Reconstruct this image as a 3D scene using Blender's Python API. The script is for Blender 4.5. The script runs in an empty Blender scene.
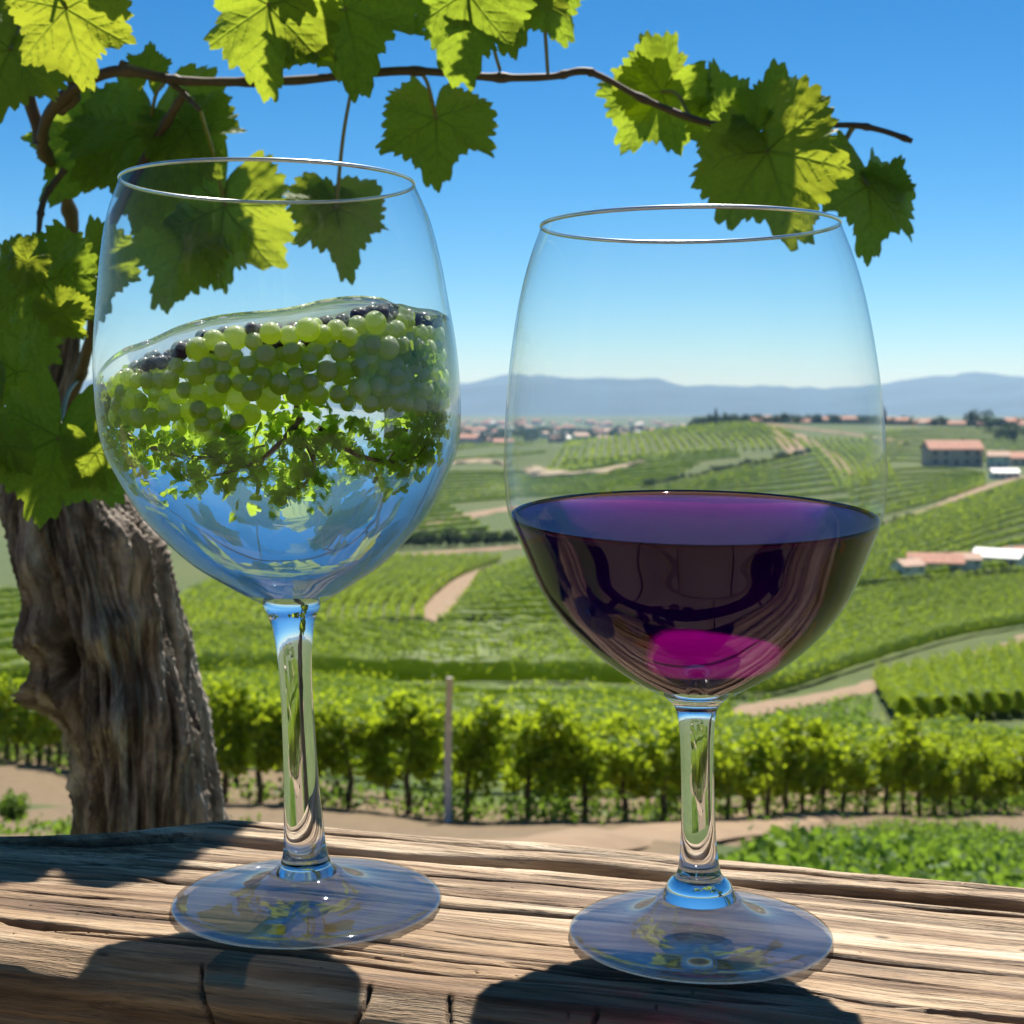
import bpy, math, random
import numpy as np
from mathutils import Vector, Matrix, noise
R = math.radians
C = bpy.context.scene
COL = C.collection
random.seed(7); rng = np.random.default_rng(7)

# ------------------------------------------------------------------ camera, sky, sun, exposure
F = 1500.0; HOR = 405.0; CZ = 0.1527
cam = bpy.data.cameras.new('camera'); co = bpy.data.objects.new('camera', cam); COL.objects.link(co)
co.location = (0, 0, CZ); co.rotation_euler = (R(90), 0, 0)
cam.sensor_width = 36; cam.lens = F/1024*36; cam.shift_y = -(512-HOR)/1024
cam.clip_start = 0.02; cam.clip_end = 40000
cam.dof.use_dof = True; cam.dof.focus_distance = 0.43; cam.dof.aperture_fstop = 36
C.camera = co
SAZ, SEL = R(14), R(60)            # sun: behind the glasses, a little to the right
SUN = Vector((math.sin(SAZ)*math.cos(SEL), math.cos(SAZ)*math.cos(SEL), math.sin(SEL)))
w = bpy.data.worlds.new('World'); C.world = w; w.use_nodes = True
nt = w.node_tree; bg = nt.nodes['Background']
sky = nt.nodes.new('ShaderNodeTexSky'); sky.sky_type = 'NISHITA'; sky.sun_disc = False
sky.sun_elevation = SEL; sky.sun_rotation = SAZ
sky.altitude = 2500; sky.air_density = 1.1; sky.dust_density = 0.4; sky.ozone_density = 5.0
gm = nt.nodes.new('ShaderNodeGamma'); gm.inputs[1].default_value = 1.35     # deeper blue, as a polariser gives
hs = nt.nodes.new('ShaderNodeHueSaturation'); hs.inputs['Saturation'].default_value = 1.2; hs.inputs['Hue'].default_value = .492; hs.inputs['Value'].default_value = .60
nt.links.new(sky.outputs[0], gm.inputs[0]); nt.links.new(gm.outputs[0], hs.inputs['Color'])
nt.links.new(hs.outputs[0], bg.inputs[0]); bg.inputs[1].default_value = 0.055
sl = bpy.data.lights.new('sun', 'SUN'); sl.energy = 5.0; sl.angle = R(0.5); sl.color = (1, .95, .87)
so = bpy.data.objects.new('sun', sl); COL.objects.link(so)
so.rotation_euler = SUN.to_track_quat('Z', 'Y').to_euler(); so.location = (3, 10, 20)
sl.cycles.is_caustics_light = True
C.view_settings.view_transform = 'Standard'; C.view_settings.look = 'None'
C.view_settings.exposure = 0.74; C.view_settings.gamma = 1
cy = C.cycles
cy.use_denoising = True; cy.max_bounces = 14; cy.transmission_bounces = 12; cy.transparent_max_bounces = 24
cy.glossy_bounces = 5; cy.diffuse_bounces = 3; cy.volume_bounces = 0
cy.sample_clamp_indirect = 6; cy.blur_glossy = 0.15
cy.caustics_reflective = False; cy.caustics_refractive = True

# ------------------------------------------------------------------ helpers
def tag(o, label=None, cat=None, group=None, kind=None):
    if label: o['label'] = label
    if cat: o['category'] = cat
    if group: o['group'] = group
    if kind: o['kind'] = kind
    return o
def empty(name, loc=(0, 0, 0), rz=0, parent=None):
    o = bpy.data.objects.new(name, None); COL.objects.link(o); o.location = loc
    o.rotation_euler = (0, 0, rz); o.empty_display_size = .1
    if parent: o.parent = parent
    return o
def obj(name, me, mat=None, parent=None):
    o = bpy.data.objects.new(name, me); COL.objects.link(o)
    if mat: me.materials.append(mat)
    if parent: o.parent = parent
    return o
def mesh(name, V, Fc, smooth=True):
    me = bpy.data.meshes.new(name)
    V = np.asarray(V, dtype=np.float32)
    if isinstance(Fc, np.ndarray):
        n, k = Fc.shape
        me.vertices.add(len(V)); me.vertices.foreach_set('co', V.ravel())
        me.loops.add(n*k); me.loops.foreach_set('vertex_index', Fc.astype(np.int32).ravel())
        me.polygons.add(n); me.polygons.foreach_set('loop_start', (np.arange(n)*k).astype(np.int32))
        me.polygons.foreach_set('loop_total', np.full(n, k, dtype=np.int32))
        me.update(calc_edges=True)
    else:
        me.from_pydata([tuple(map(float, v)) for v in V], [], Fc); me.update()
    if smooth: me.polygons.foreach_set('use_smooth', np.ones(len(me.polygons), dtype=bool))
    me.validate()
    return me
def copy_tree(o, parent=None):
    c = o.copy(); COL.objects.link(c); c.parent = parent
    for ch in [x for x in bpy.data.objects if x.parent == o]: copy_tree(ch, c)
    return c
def grid_faces(nu, nv, wrap_u=False, wrap_v=False):
    U = nu if wrap_u else nu-1; Vn = nv if wrap_v else nv-1
    i, j = np.meshgrid(np.arange(U), np.arange(Vn), indexing='ij'); i = i.ravel(); j = j.ravel()
    i2 = (i+1) % nu; j2 = (j+1) % nv
    return np.stack([i*nv+j, i2*nv+j, i2*nv+j2, i*nv+j2], 1)
def tube(pts, radii, n=10, rough=0, fr=1.0, caps=True, seed=0):
    """tapered tube along a path, list of verts + quads (closed with end fans as quads)"""
    pts = [Vector(p) for p in pts]; V = []; m = len(pts)
    up = Vector((0.13, .97, .2)).normalized()
    for i, p in enumerate(pts):
        t = (pts[min(i+1, m-1)]-pts[max(i-1, 0)]).normalized()
        a = t.cross(up).normalized(); b = t.cross(a).normalized()
        for k in range(n):
            an = 2*math.pi*k/n; d = a*math.cos(an)+b*math.sin(an)
            r = radii[i]
            if rough: r *= 1+rough*noise.noise((p+d*r)*fr+Vector((seed, 0, 0)))
            V.append(p+d*r)
    Fc = grid_faces(m, n, wrap_v=True).tolist()
    if caps: Fc.append(list(range(n))[::-1]); Fc.append([(m-1)*n+k for k in range(n)])
    return V, Fc
def spline(pts, n):
    """Catmull-Rom through control points (any dimension)"""
    P = np.array(pts, float); P = np.vstack([2*P[0]-P[1], P, 2*P[-1]-P[-2]]); out = []
    m = len(P)-3
    for k in range(n):
        s = k/(n-1)*m; i = min(int(s), m-1); t = s-i
        a, b, c, d = P[i:i+4]
        out.append(.5*((2*b)+(-a+c)*t+(2*a-5*b+4*c-d)*t*t+(-a+3*b-3*c+d)*t**3))
    return np.array(out)
class MB:
    def __init__(s): s.V = []; s.F = []
    def add(s, V, Fc):
        o = len(s.V); s.V += [tuple(v) for v in V]; s.F += [[i+o for i in f] for f in Fc]
    def box(s, x0, x1, y0, y1, z0, z1):
        s.add([(x0,y0,z0),(x1,y0,z0),(x1,y1,z0),(x0,y1,z0),(x0,y0,z1),(x1,y0,z1),(x1,y1,z1),(x0,y1,z1)],
              [[0,3,2,1],[4,5,6,7],[0,1,5,4],[1,2,6,5],[2,3,7,6],[3,0,4,7]])
    def build(s, name, mat, parent=None, smooth=False): return obj(name, mesh(name, s.V, s.F, smooth), mat, parent)

# ------------------------------------------------------------------ materials
class N:
    def __init__(s, name):
        s.m = bpy.data.materials.new(name); s.m.use_nodes = True; s.t = s.m.node_tree
        s.b = s.t.nodes['Principled BSDF']; s.out = s.t.nodes['Material Output']
    def n(s, typ, **kw):
        x = s.t.nodes.new(typ)
        for k, v in kw.items():
            if k.startswith('i_'):
                key = k[2:]; key = int(key) if key.isdigit() else key.replace('_', ' ')
                x.inputs[key].default_value = v
            else: setattr(x, k, v)
        return x
    def l(s, a, b): s.t.links.new(a, b)
    def coord(s, kind='Object', scale=(1, 1, 1), rot=(0, 0, 0)):
        tc = s.n('ShaderNodeTexCoord'); mp = s.n('ShaderNodeMapping')
        mp.inputs['Scale'].default_value = scale; mp.inputs['Rotation'].default_value = rot
        s.l(tc.outputs[kind], mp.inputs[0]); return mp.outputs[0]
    def noise(s, vec, scale, detail=4, rough=.55, dist=0):
        x = s.n('ShaderNodeTexNoise'); x.inputs['Scale'].default_value = scale
        x.inputs['Detail'].default_value = detail; x.inputs['Roughness'].default_value = rough
        x.inputs['Distortion'].default_value = dist; s.l(vec, x.inputs['Vector']); return x.outputs[0]
    def ramp(s, fac, stops):
        x = s.n('ShaderNodeValToRGB'); e = x.color_ramp.elements
        while len(e) < len(stops): e.new(.5)
        for i, (p, c) in enumerate(stops): e[i].position = p; e[i].color = (*c, 1) if len(c) == 3 else c
        s.l(fac, x.inputs[0]); return x.outputs[0]
    def mix(s, fac, a, b, blend='MIX'):
        x = s.n('ShaderNodeMix', data_type='RGBA', blend_type=blend)
        for v, i in ((fac, 0), (a, 6), (b, 7)):
            if hasattr(v, 'links'): s.l(v, x.inputs[i])
            else: x.inputs[i].default_value = v if i == 0 else (*v, 1)
        return x.outputs[2]
    def math(s, op, a, b=0.0, c=None):
        x = s.n('ShaderNodeMath', operation=op)
        for v, i in ((a, 0), (b, 1), (c, 2)):
            if v is None: continue
            if hasattr(v, 'links'): s.l(v, x.inputs[i])
            else: x.inputs[i].default_value = v
        return x.outputs[0]
    def bump(s, h, st, dist=.01):
        x = s.n('ShaderNodeBump'); x.inputs['Strength'].default_value = st
        x.inputs['Distance'].default_value = dist; s.l(h, x.inputs['Height'])
        s.l(x.outputs[0], s.b.inputs['Normal']); return x.outputs[0]
    def base(s, c):
        if hasattr(c, 'links'): s.l(c, s.b.inputs['Base Color'])
        else: s.b.inputs['Base Color'].default_value = (*c, 1)
    def set(s, **k):
        for a, v in k.items(): s.b.inputs[a.replace('_', ' ')].default_value = v
def plain(name, c, rough=.8, var=.25, sc=3.0):
    m = N(name); v = m.coord(); f = m.noise(v, sc)
    m.base(m.ramp(f, [(.3, tuple(x*(1-var) for x in c)), (.7, tuple(min(1, x*(1+var)) for x in c))]))
    m.set(Roughness=rough); return m.m
def foliage(name, dark, light, tr, fac=.4, sc=2.0, rnd=False, coord='Object'):
    """leaf surface: diffuse reflectance plus light let through from behind"""
    m = N(name); v = m.coord(coord); f = m.noise(v, sc, 3)
    g = m.n('ShaderNodeNewGeometry')
    f = m.math('ADD', m.math('MULTIPLY', f, .55), m.math('MULTIPLY', g.outputs['Random Per Island'], .5))
    c = m.ramp(f, [(.25, dark), (.8, light)]); m.base(c); m.set(Roughness=.55)
    m.b.inputs['Specular IOR Level'].default_value = .3
    t = m.n('ShaderNodeBsdfTranslucent')
    tc = m.mix(f, tuple(x*.7 for x in tr), tuple(min(1, x*1.25) for x in tr)); m.l(tc, t.inputs[0])
    mx = m.n('ShaderNodeMixShader'); mx.inputs[0].default_value = fac
    m.l(m.b.outputs[0], mx.inputs[1]); m.l(t.outputs[0], mx.inputs[2]); m.l(mx.outputs[0], m.out.inputs[0])
    return m.m

# clear thin glass of the bowls
def thin_glass():
    m = N('thin_clear_glass'); m.t.nodes.remove(m.b)
    tr = m.n('ShaderNodeBsdfTransparent'); gl = m.n('ShaderNodeBsdfGlossy'); gl.inputs['Roughness'].default_value = .015
    lw = m.n('ShaderNodeLayerWeight'); lw.inputs[0].default_value = .5
    f = m.math('POWER', lw.outputs['Facing'], 5.0)
    f = m.math('ADD', m.math('MULTIPLY', f, .80), .03)
    cr = m.ramp(lw.outputs['Facing'], [(.0, (.985, .99, .99)), (.8, (.95, .965, .965)), (.97, (.62, .68, .70))])
    m.l(cr, tr.inputs[0]); mx = m.n('ShaderNodeMixShader'); m.l(f, mx.inputs[0])
    m.l(tr.outputs[0], mx.inputs[1]); m.l(gl.outputs[0], mx.inputs[2]); m.l(mx.outputs[0], m.out.inputs[0])
    return m.m
def solid_glass(name='solid_clear_glass', ior=1.5, col=(.97, .985, 1), rough=0):
    m = N(name); m.t.nodes.remove(m.b)
    g = m.n('ShaderNodeBsdfGlass'); g.inputs['Color'].default_value = (*col, 1)
    g.inputs['IOR'].default_value = ior; g.inputs['Roughness'].default_value = rough
    m.l(g.outputs[0], m.out.inputs[0]); return m
M_thin = thin_glass()
M_glass = solid_glass().m
def foot_glass():
    m = solid_glass('foot_glass', 1.5, (.97, .985, 1)); g = [x for x in m.t.nodes if x.type == 'BSDF_GLASS'][0]
    t = m.n('ShaderNodeBsdfTransparent'); gl = m.n('ShaderNodeBsdfGlossy'); gl.inputs['Roughness'].default_value = .02
    mx = m.n('ShaderNodeMixShader'); mx.inputs[0].default_value = .66; m.l(g.outputs[0], mx.inputs[1]); m.l(t.outputs[0], mx.inputs[2])
    my = m.n('ShaderNodeMixShader'); my.inputs[0].default_value = .2; m.l(mx.outputs[0], my.inputs[1]); m.l(gl.outputs[0], my.inputs[2]); m.l(my.outputs[0], m.out.inputs[0]); return m.m
M_foot = foot_glass()
def rim_glass():
    m = solid_glass('rim_glass', 1.5, (.97, .985, 1)); g = [x for x in m.t.nodes if x.type == 'BSDF_GLASS'][0]
    gl = m.n('ShaderNodeBsdfGlossy'); gl.inputs['Roughness'].default_value = .3; mx = m.n('ShaderNodeMixShader'); mx.inputs[0].default_value = .6
    m.l(g.outputs[0], mx.inputs[1]); m.l(gl.outputs[0], mx.inputs[2]); m.l(mx.outputs[0], m.out.inputs[0]); return m.m
M_rim = rim_glass()
def water_side():
    m = solid_glass('clear_water', 1.33, (1, 1, 1)); g = [x for x in m.t.nodes if x.type == 'BSDF_GLASS'][0]
    t = m.n('ShaderNodeBsdfTransparent'); mx = m.n('ShaderNodeMixShader'); mx.inputs[0].default_value = .22
    m.l(g.outputs[0], mx.inputs[1]); m.l(t.outputs[0], mx.inputs[2]); m.l(mx.outputs[0], m.out.inputs[0]); return m.m
M_water = water_side()
def wine_mat():
    m = solid_glass('red_wine_liquid', 1.36, (.78, .62, .74))
    g = [x for x in m.t.nodes if x.type == 'BSDF_GLASS'][0]
    # the free surface lets the daylight into the wine
    g2 = m.n('ShaderNodeBsdfGlass'); g2.inputs['Color'].default_value = (.9, .5, .62, 1); g2.inputs['IOR'].default_value = 1.36; g2.inputs['Roughness'].default_value = .02
    t = m.n('ShaderNodeBsdfTransparent'); t.inputs[0].default_value = (1, .75, .95, 1)
    m2 = m.n('ShaderNodeMixShader'); m2.inputs[0].default_value = .42; m.l(g2.outputs[0], m2.inputs[1]); m.l(t.outputs[0], m2.inputs[2])
    at = m.n('ShaderNodeAttribute'); at.attribute_name = 'free_surface'
    mx = m.n('ShaderNodeMixShader'); m.l(at.outputs['Fac'], mx.inputs[0])
    m.l(g.outputs[0], mx.inputs[1]); m.l(m2.outputs[0], mx.inputs[2]); m.l(mx.outputs[0], m.out.inputs[0])
    a = m.n('ShaderNodeVolumeAbsorption'); a.inputs[0].default_value = (.805, .01, .70, 1); a.inputs[1].default_value = 142
    m.l(a.outputs[0], m.out.inputs['Volume']); return m.m
M_wine = wine_mat()

def wood_mat():
    m = N('weathered_timber')
    v = m.coord('Object', (3.2, 60, 60)); v2 = m.coord('Object', (.9, 9, 9)); v3 = m.coord('Object', (14, 330, 330))
    f = m.noise(v, 1.6, 8, .65, .5); f2 = m.noise(v2, 1.6, 4, .6, .4); f3 = m.noise(v3, 1.0, 5, .75, .2)
    c1 = m.ramp(f, [(.30, (.09, .055, .032)), (.41, (.27, .185, .115)), (.53, (.50, .39, .265)), (.66, (.76, .67, .53))])
    c2 = m.ramp(f2, [(.35, (.72, .60, .48)), (.65, (1.1, 1.06, 1.02))])
    c = m.mix(1.0, c1, c2, 'MULTIPLY')
    c = m.mix(m.math('MULTIPLY', m.ramp(f3, [(.38, (1, 1, 1)), (.50, (0, 0, 0))]), .75), c, (.10, .065, .04))
    at = m.n('ShaderNodeAttribute'); at.attribute_name = 'crack'
    vo = m.n('ShaderNodeTexVoronoi'); vo.inputs['Scale'].default_value = 1; m.l(m.coord('Object', (42, 120, 120)), vo.inputs['Vector'])
    c = m.mix(m.math('MULTIPLY', m.ramp(vo.outputs['Distance'], [(.05, (1, 1, 1)), (.12, (0, 0, 0))]), .8), c, (.05, .03, .02))
    c = m.mix(at.outputs['Fac'], c, (.02, .013, .008))
    m.base(c); m.set(Roughness=.72)
    h = m.math('ADD', m.math('MULTIPLY', f, .6), m.math('MULTIPLY', f3, .9)); m.bump(h, 1.0, .0016)
    return m.m
M_wood = wood_mat()
def bark_mat():
    m = N('old_vine_bark')
    v = m.coord('UV', (1, 1, 1)); mp = m.n('ShaderNodeMapping'); mp.inputs['Scale'].default_value = (26, 4.5, 1); m.l(v, mp.inputs[0])
    f = m.noise(mp.outputs[0], 1.0, 8, .68, .8)
    mp2 = m.n('ShaderNodeMapping'); mp2.inputs['Scale'].default_value = (110, 9, 1); m.l(v, mp2.inputs[0])
    f2 = m.noise(mp2.outputs[0], 1, 4, .6, .4)
    at = m.n('ShaderNodeAttribute'); at.attribute_name = 'crack'
    c = m.ramp(f, [(.32, (.042, .030, .023)), (.46, (.22, .175, .14)), (.56, (.44, .37, .31)), (.7, (.68, .60, .52))])
    c = m.mix(m.math('MULTIPLY', m.ramp(f2, [(.4, (1, 1, 1)), (.52, (0, 0, 0))]), .55), c, (.06, .04, .03))
    c = m.mix(at.outputs['Fac'], c, (.02, .013, .01))
    m.base(c); m.set(Roughness=.85)
    m.bump(m.math('ADD', f, m.math('MULTIPLY', f2, .4)), .9, .004); return m.m
M_bark = bark_mat()
M_cane = plain('cane_bark', (.11, .075, .055), .6, .35, 60)
M_shoot = plain('green_shoot', (.26, .24, .08), .5, .3, 60)
def leaf_mat():
    m = N('vine_leaf'); v = m.coord(); f = m.noise(v, 28, 5)
    at = m.n('ShaderNodeAttribute'); at.attribute_name = 'vein'
    oi = m.n('ShaderNodeObjectInfo')
    c = m.ramp(f, [(.3, (.055, .11, .012)), (.7, (.10, .18, .02))])
    c = m.mix(at.outputs['Fac'], c, (.20, .27, .07)); m.base(c); m.set(Roughness=.42)
    m.b.inputs['Specular IOR Level'].default_value = .35
    t = m.n('ShaderNodeBsdfTranslucent')
    tc = m.ramp(f, [(.3, (.34, .50, .03)), (.7, (.52, .66, .05))])
    tc = m.mix(m.math('MULTIPLY', oi.outputs['Random'], .6), tc, (.62, .60, .04))
    vn = m.noise(v, 110, 3)
    tc = m.mix(m.math('MULTIPLY', m.ramp(vn, [(.4, (1, 1, 1)), (.6, (0, 0, 0))]), .25), tc, (.22, .36, .02))
    tc = m.mix(m.math('MULTIPLY', at.outputs['Fac'], .7), tc, (.20, .30, .03)); m.l(tc, t.inputs[0])
    h = m.math('ADD', m.math('MULTIPLY', vn, .4), m.math('MULTIPLY', at.outputs['Fac'], -1)); bn = m.bump(h, .5, .0015)
    m.l(bn, t.inputs['Normal'])
    mx = m.n('ShaderNodeMixShader'); mx.inputs[0].default_value = .5
    m.l(m.b.outputs[0], mx.inputs[1]); m.l(t.outputs[0], mx.inputs[2]); m.l(mx.outputs[0], m.out.inputs[0])
    return m.m
M_leaf = leaf_mat()
M_vine = foliage('vineyard_foliage', (.05, .10, .008), (.18, .26, .018), (.58, .72, .03), .5, 2.5)
M_rows = foliage('distant_vine_foliage', (.075, .12, .010), (.19, .27, .02), (.48, .62, .03), .45, .15)
M_weed = foliage('weed_foliage', (.04, .10, .012), (.12, .20, .03), (.30, .48, .04), .4, 1.2)
M_tree = foliage('tree_foliage', (.018, .045, .012), (.05, .085, .02), (.10, .17, .03), .25, .2)
M_cyp = foliage('cypress_foliage', (.012, .028, .012), (.03, .05, .02), (.04, .07, .02), .15, .3)
M_trunk = plain('vine_stem_bark', (.10, .07, .05), .9, .4, 12)
M_post = plain('grey_post_wood', (.62, .58, .50), .8, .2, 10)
M_plaster = [plain('plaster_a', (.62, .52, .42), .9, .1, .3), plain('plaster_b', (.72, .68, .62), .9, .08, .3), plain('plaster_c', (.55, .40, .32), .9, .12, .3)]
M_roof = [plain('terracotta_tiles', (.50, .25, .17), .85, .25, 1.2), plain('pale_tiles', (.56, .38, .28), .85, .2, 1.2), plain('white_sheet_roof', (.8, .78, .75), .6, .08, 1)]
M_pane = plain('window_pane', (.04, .05, .07), .15, .1, 1)
M_door = plain('door_paint', (.16, .10, .07), .6, .2, 1)
def ground_mat():
    m = N('grass_and_soil'); v = m.coord()
    big = m.noise(v, .012, 5); mid = m.noise(v, .35, 5); fine = m.noise(v, 5.0, 5, .7)
    g = m.ramp(mid, [(.3, (.04, .075, .010)), (.7, (.095, .145, .018))])
    g = m.mix(m.ramp(big, [(.42, (0, 0, 0)), (.6, (1, 1, 1))]), g, (.095, .125, .02))
    d = m.ramp(fine, [(.3, (.15, .095, .05)), (.7, (.28, .195, .115))])
    at = m.n('ShaderNodeAttribute'); at.attribute_name = 'dirt'
    k = m.math('ADD', at.outputs['Fac'], m.math('MULTIPLY', m.math('SUBTRACT', m.noise(v, 1.1, 5), .5), 1.0))
    c = m.mix(m.ramp(k, [(.42, (0, 0, 0)), (.58, (1, 1, 1))]), g, d)
    c = m.mix(m.math('MULTIPLY', fine, .5), c, (.06, .06, .02)); m.base(c); m.set(Roughness=.95)
    m.bump(fine, .6, .05); return m.m
M_ground = ground_mat()
M_track = plain('dusty_track_soil', (.27, .185, .11), .95, .2, 1.5)
M_stone = plain('pale_sandstone', (.36, .28, .18), .95, .25, .15)
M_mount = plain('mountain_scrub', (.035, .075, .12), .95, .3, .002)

# ------------------------------------------------------------------ terrain (heights from a survey table of sight lines)
D = np.array([3, 8, 14, 20, 28, 40, 60, 80, 130, 200, 300, 450, 650, 850, 1000, 1150, 1400, 2000, 3500, 6000, 11000, 16000], float)
cols = [0, 250, 512, 760, 1024]
TB = np.array([
 [885, 850, 815, 785, 752, 724, 696, 674, 640, 610, 585, 555, 520, 490, 470, 458, 450, 441, 431, 420, 413, 411],
 [882, 850, 825, 802, 766, 734, 700, 676, 640, 605, 570, 535, 502, 475, 458, 449, 447, 441, 431, 420, 413, 411],
 [880, 855, 835, 820, 786, 744, 706, 682, 640, 600, 560, 520, 490, 462, 449, 445, 450, 443, 431, 420, 413, 411],
 [885, 862, 845, 830, 804, 764, 726, 698, 655, 600, 548, 505, 470, 445, 431, 423, 430, 443, 431, 420, 413, 411],
 [890, 868, 850, 828, 806, 782, 722, 690, 628, 590, 555, 505, 474, 452, 438, 426, 429, 443, 431, 420, 413, 411]], float)
ZT = CZ-(TB-HOR)/F*D[None, :]
LD = np.log(D)
def terrain(X, Y):
    X = np.asarray(X, float); Y = np.asarray(Y, float); sh = X.shape
    r = np.hypot(X, Y).ravel(); th = np.arctan2(X, Y).ravel()
    px = 512+F*np.tan(np.clip(th, -1.2, 1.2)); px = np.clip(px, 0, 1024)
    lr = np.log(np.maximum(r, 3))
    zc = np.stack([np.interp(lr, LD, ZT[i]) for i in range(5)], 0)
    # smooth blend between columns
    ci = np.interp(px, cols, np.arange(5)); i0 = np.clip(ci.astype(int), 0, 3); t = ci-i0; t = t*t*(3-2*t)
    z = zc[i0, np.arange(len(r))]*(1-t)+zc[i0+1, np.arange(len(r))]*t
    k = np.clip((r-1.6)/1.4, 0, 1); k = k*k*(3-2*k); z = z*k+(-.8)*(1-k)
    bk = np.clip((np.abs(th)-1.0)/.6, 0, 1); z = z*(1-bk)+bk*(-.8-.02*np.maximum(r-6, 0)*(r < 2000)-.02*1994*(r >= 2000))
    z = z+np.where(r > 60, 1, 0)*0
    return z.reshape(sh)
def tz(x, y): return float(terrain(np.array([x]), np.array([y]))[0])
def at(px, py):
    """the point of the ground seen along a sight line"""
    ys = np.exp(np.linspace(math.log(3), math.log(9000), 1500)); xs = (px-512)/F*ys
    z = terrain(xs, ys); ray = CZ-(py-HOR)/F*ys
    hit = np.nonzero(ray <= z)[0]
    i = hit[0] if len(hit) else len(ys)-1
    return Vector((xs[i], ys[i], z[i]))
def seg_dist(P, A):
    """distance of points to a polyline"""
    d = np.full(len(P), 1e9)
    for a, b in zip(A[:-1], A[1:]):
        ab = b-a; t = np.clip(((P-a)@ab)/max(ab@ab, 1e-9), 0, 1)
        d = np.minimum(d, np.hypot(*(P-(a+t[:, None]*ab)).T))
    return d
front_path = [(-14, 36), (-10.2, 31), (-4.6, 22), (-.85, 20), (1.7, 21), (5, 26), (9, 31), (12.4, 36), (17, 42)]
FP = spline(front_path, 200)
def build_terrain():
    th = np.concatenate([np.linspace(-math.pi, -.5, 60)[:-1], np.linspace(-.5, .5, 320), np.linspace(.5, math.pi, 60)[1:-1]])
    rr = np.concatenate([[.01, .8], np.exp(np.linspace(math.log(1.5), math.log(18000), 380))])
    T, Rr = np.meshgrid(th, rr, indexing='ij'); X = Rr*np.sin(T); Y = Rr*np.cos(T); Z = terrain(X, Y)
    bumpy = np.array([noise.fractal(Vector((x*.35, y*.35, 0)), 1, 2, 4) for x, y in zip(X.ravel(), Y.ravel())]).reshape(X.shape)
    Z = Z+bumpy*np.clip((Rr-2.5)/6, 0, 1)*np.where(Rr < 300, .07, .07)
    me = mesh('ground', np.stack([X, Y, Z], -1).reshape(-1, 3), grid_faces(*X.shape, wrap_u=True)[:, ::-1])
    P = np.stack([X.ravel(), Y.ravel()], 1); rf = Rr.ravel()
    d = seg_dist(P, FP[::6]); dirt = np.clip(1.3-np.abs(d-.6)/3.4, 0, 1)*(rf < 60)
    dirt = np.maximum(dirt, np.clip(1-rf/7, 0, 1)*.75*(P[:, 1] < .4)); dirt = np.maximum(dirt, .55*np.clip(1-rf/14, 0, 1)*(P[:, 0] < -.08*P[:, 1])*(P[:, 1] > 3.5))
    dirt = np.maximum(dirt, np.clip((rf-4)/4, 0, 1)*np.clip((21-rf)/3, 0, 1)*np.clip((.16-P[:, 0]/np.maximum(P[:, 1], 1))/.08, 0, 1)*.85*(P[:, 1] > 0)*(P[:, 0] > -.36*P[:, 1]))
    a = me.attributes.new('dirt', 'FLOAT', 'POINT'); a.data.foreach_set('value', dirt.astype(np.float32))
    return tag(obj('ground', me, M_ground), kind='structure')
build_terrain()

def strip(name, pts, widths, lift=.05, mat=None, kind='structure', n=80, rag=.5, fq=.25):
    P = spline([(p.x, p.y) for p in pts], n); W = np.interp(np.linspace(0, 1, n), np.linspace(0, 1, len(widths)), widths)
    V = []
    for i in range(n):
        t = P[min(i+1, n-1)]-P[max(i-1, 0)]; t /= np.hypot(*t); nn = np.array([-t[1], t[0]])
        for k in range(7):
            s = k/6-.5; q = P[i]+nn*s*W[i]*(1+rag*noise.noise(Vector((P[i][0]*fq, P[i][1]*fq, s*3))))
            L = lift*(1+np.hypot(*q)/350)
            V.append((q[0], q[1], tz(q[0], q[1])+L*(1-(2*abs(s))**2*.9)))
    me = mesh(name, V, grid_faces(n, 7)); return tag(obj(name, me, mat or M_track), kind=kind)
A = lambda L: [at(*p) for p in L]
strip('dirt_track', A([(430, 852), (560, 846), (660, 836), (780, 818), (900, 797), (1024, 774), (1090, 764)]), [.9, 1.2, 2.0, 3.0, 3.5], .09)
strip('dirt_track', A([(690, 722), (760, 710), (860, 690), (950, 668), (1024, 650), (1080, 636)]), [2, 3, 5, 7], .15)
strip('dirt_track', A([(424, 636), (431, 612), (452, 592), (470, 577), (520, 561)]), [3.2, 5, 6, 4], .15)
strip('dirt_track', A([(740, 423), (772, 426), (800, 436), (830, 455), (856, 478)]), [6, 7, 7, 6], .3)
strip('dirt_track', A([(768, 425), (820, 431), (872, 438), (905, 444)]), [6, 7, 7, 6], .3)
strip('dirt_track', A([(868, 530), (930, 512), (985, 490), (1024, 478)]), [4, 6, 8, 8], .3)
strip('dirt_track', A([(330, 545), (420, 528), (470, 516), (515, 508)]), [4, 9, 11, 8], .3)
strip('dirt_track', A([(340, 566), (410, 556), (470, 552), (520, 548)]), [3, 5, 6, 4], .3)
strip('eroded_bank', A([(530, 470), (560, 477), (600, 474), (640, 466)]), [6, 22, 12, 5], .8, M_stone, rag=2.2, fq=.11)
strip('dirt_track', A([(400, 470), (440, 466), (480, 462), (510, 466)]), [5, 9, 8, 3], .5, M_stone, rag=1.2, fq=.09)

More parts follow.
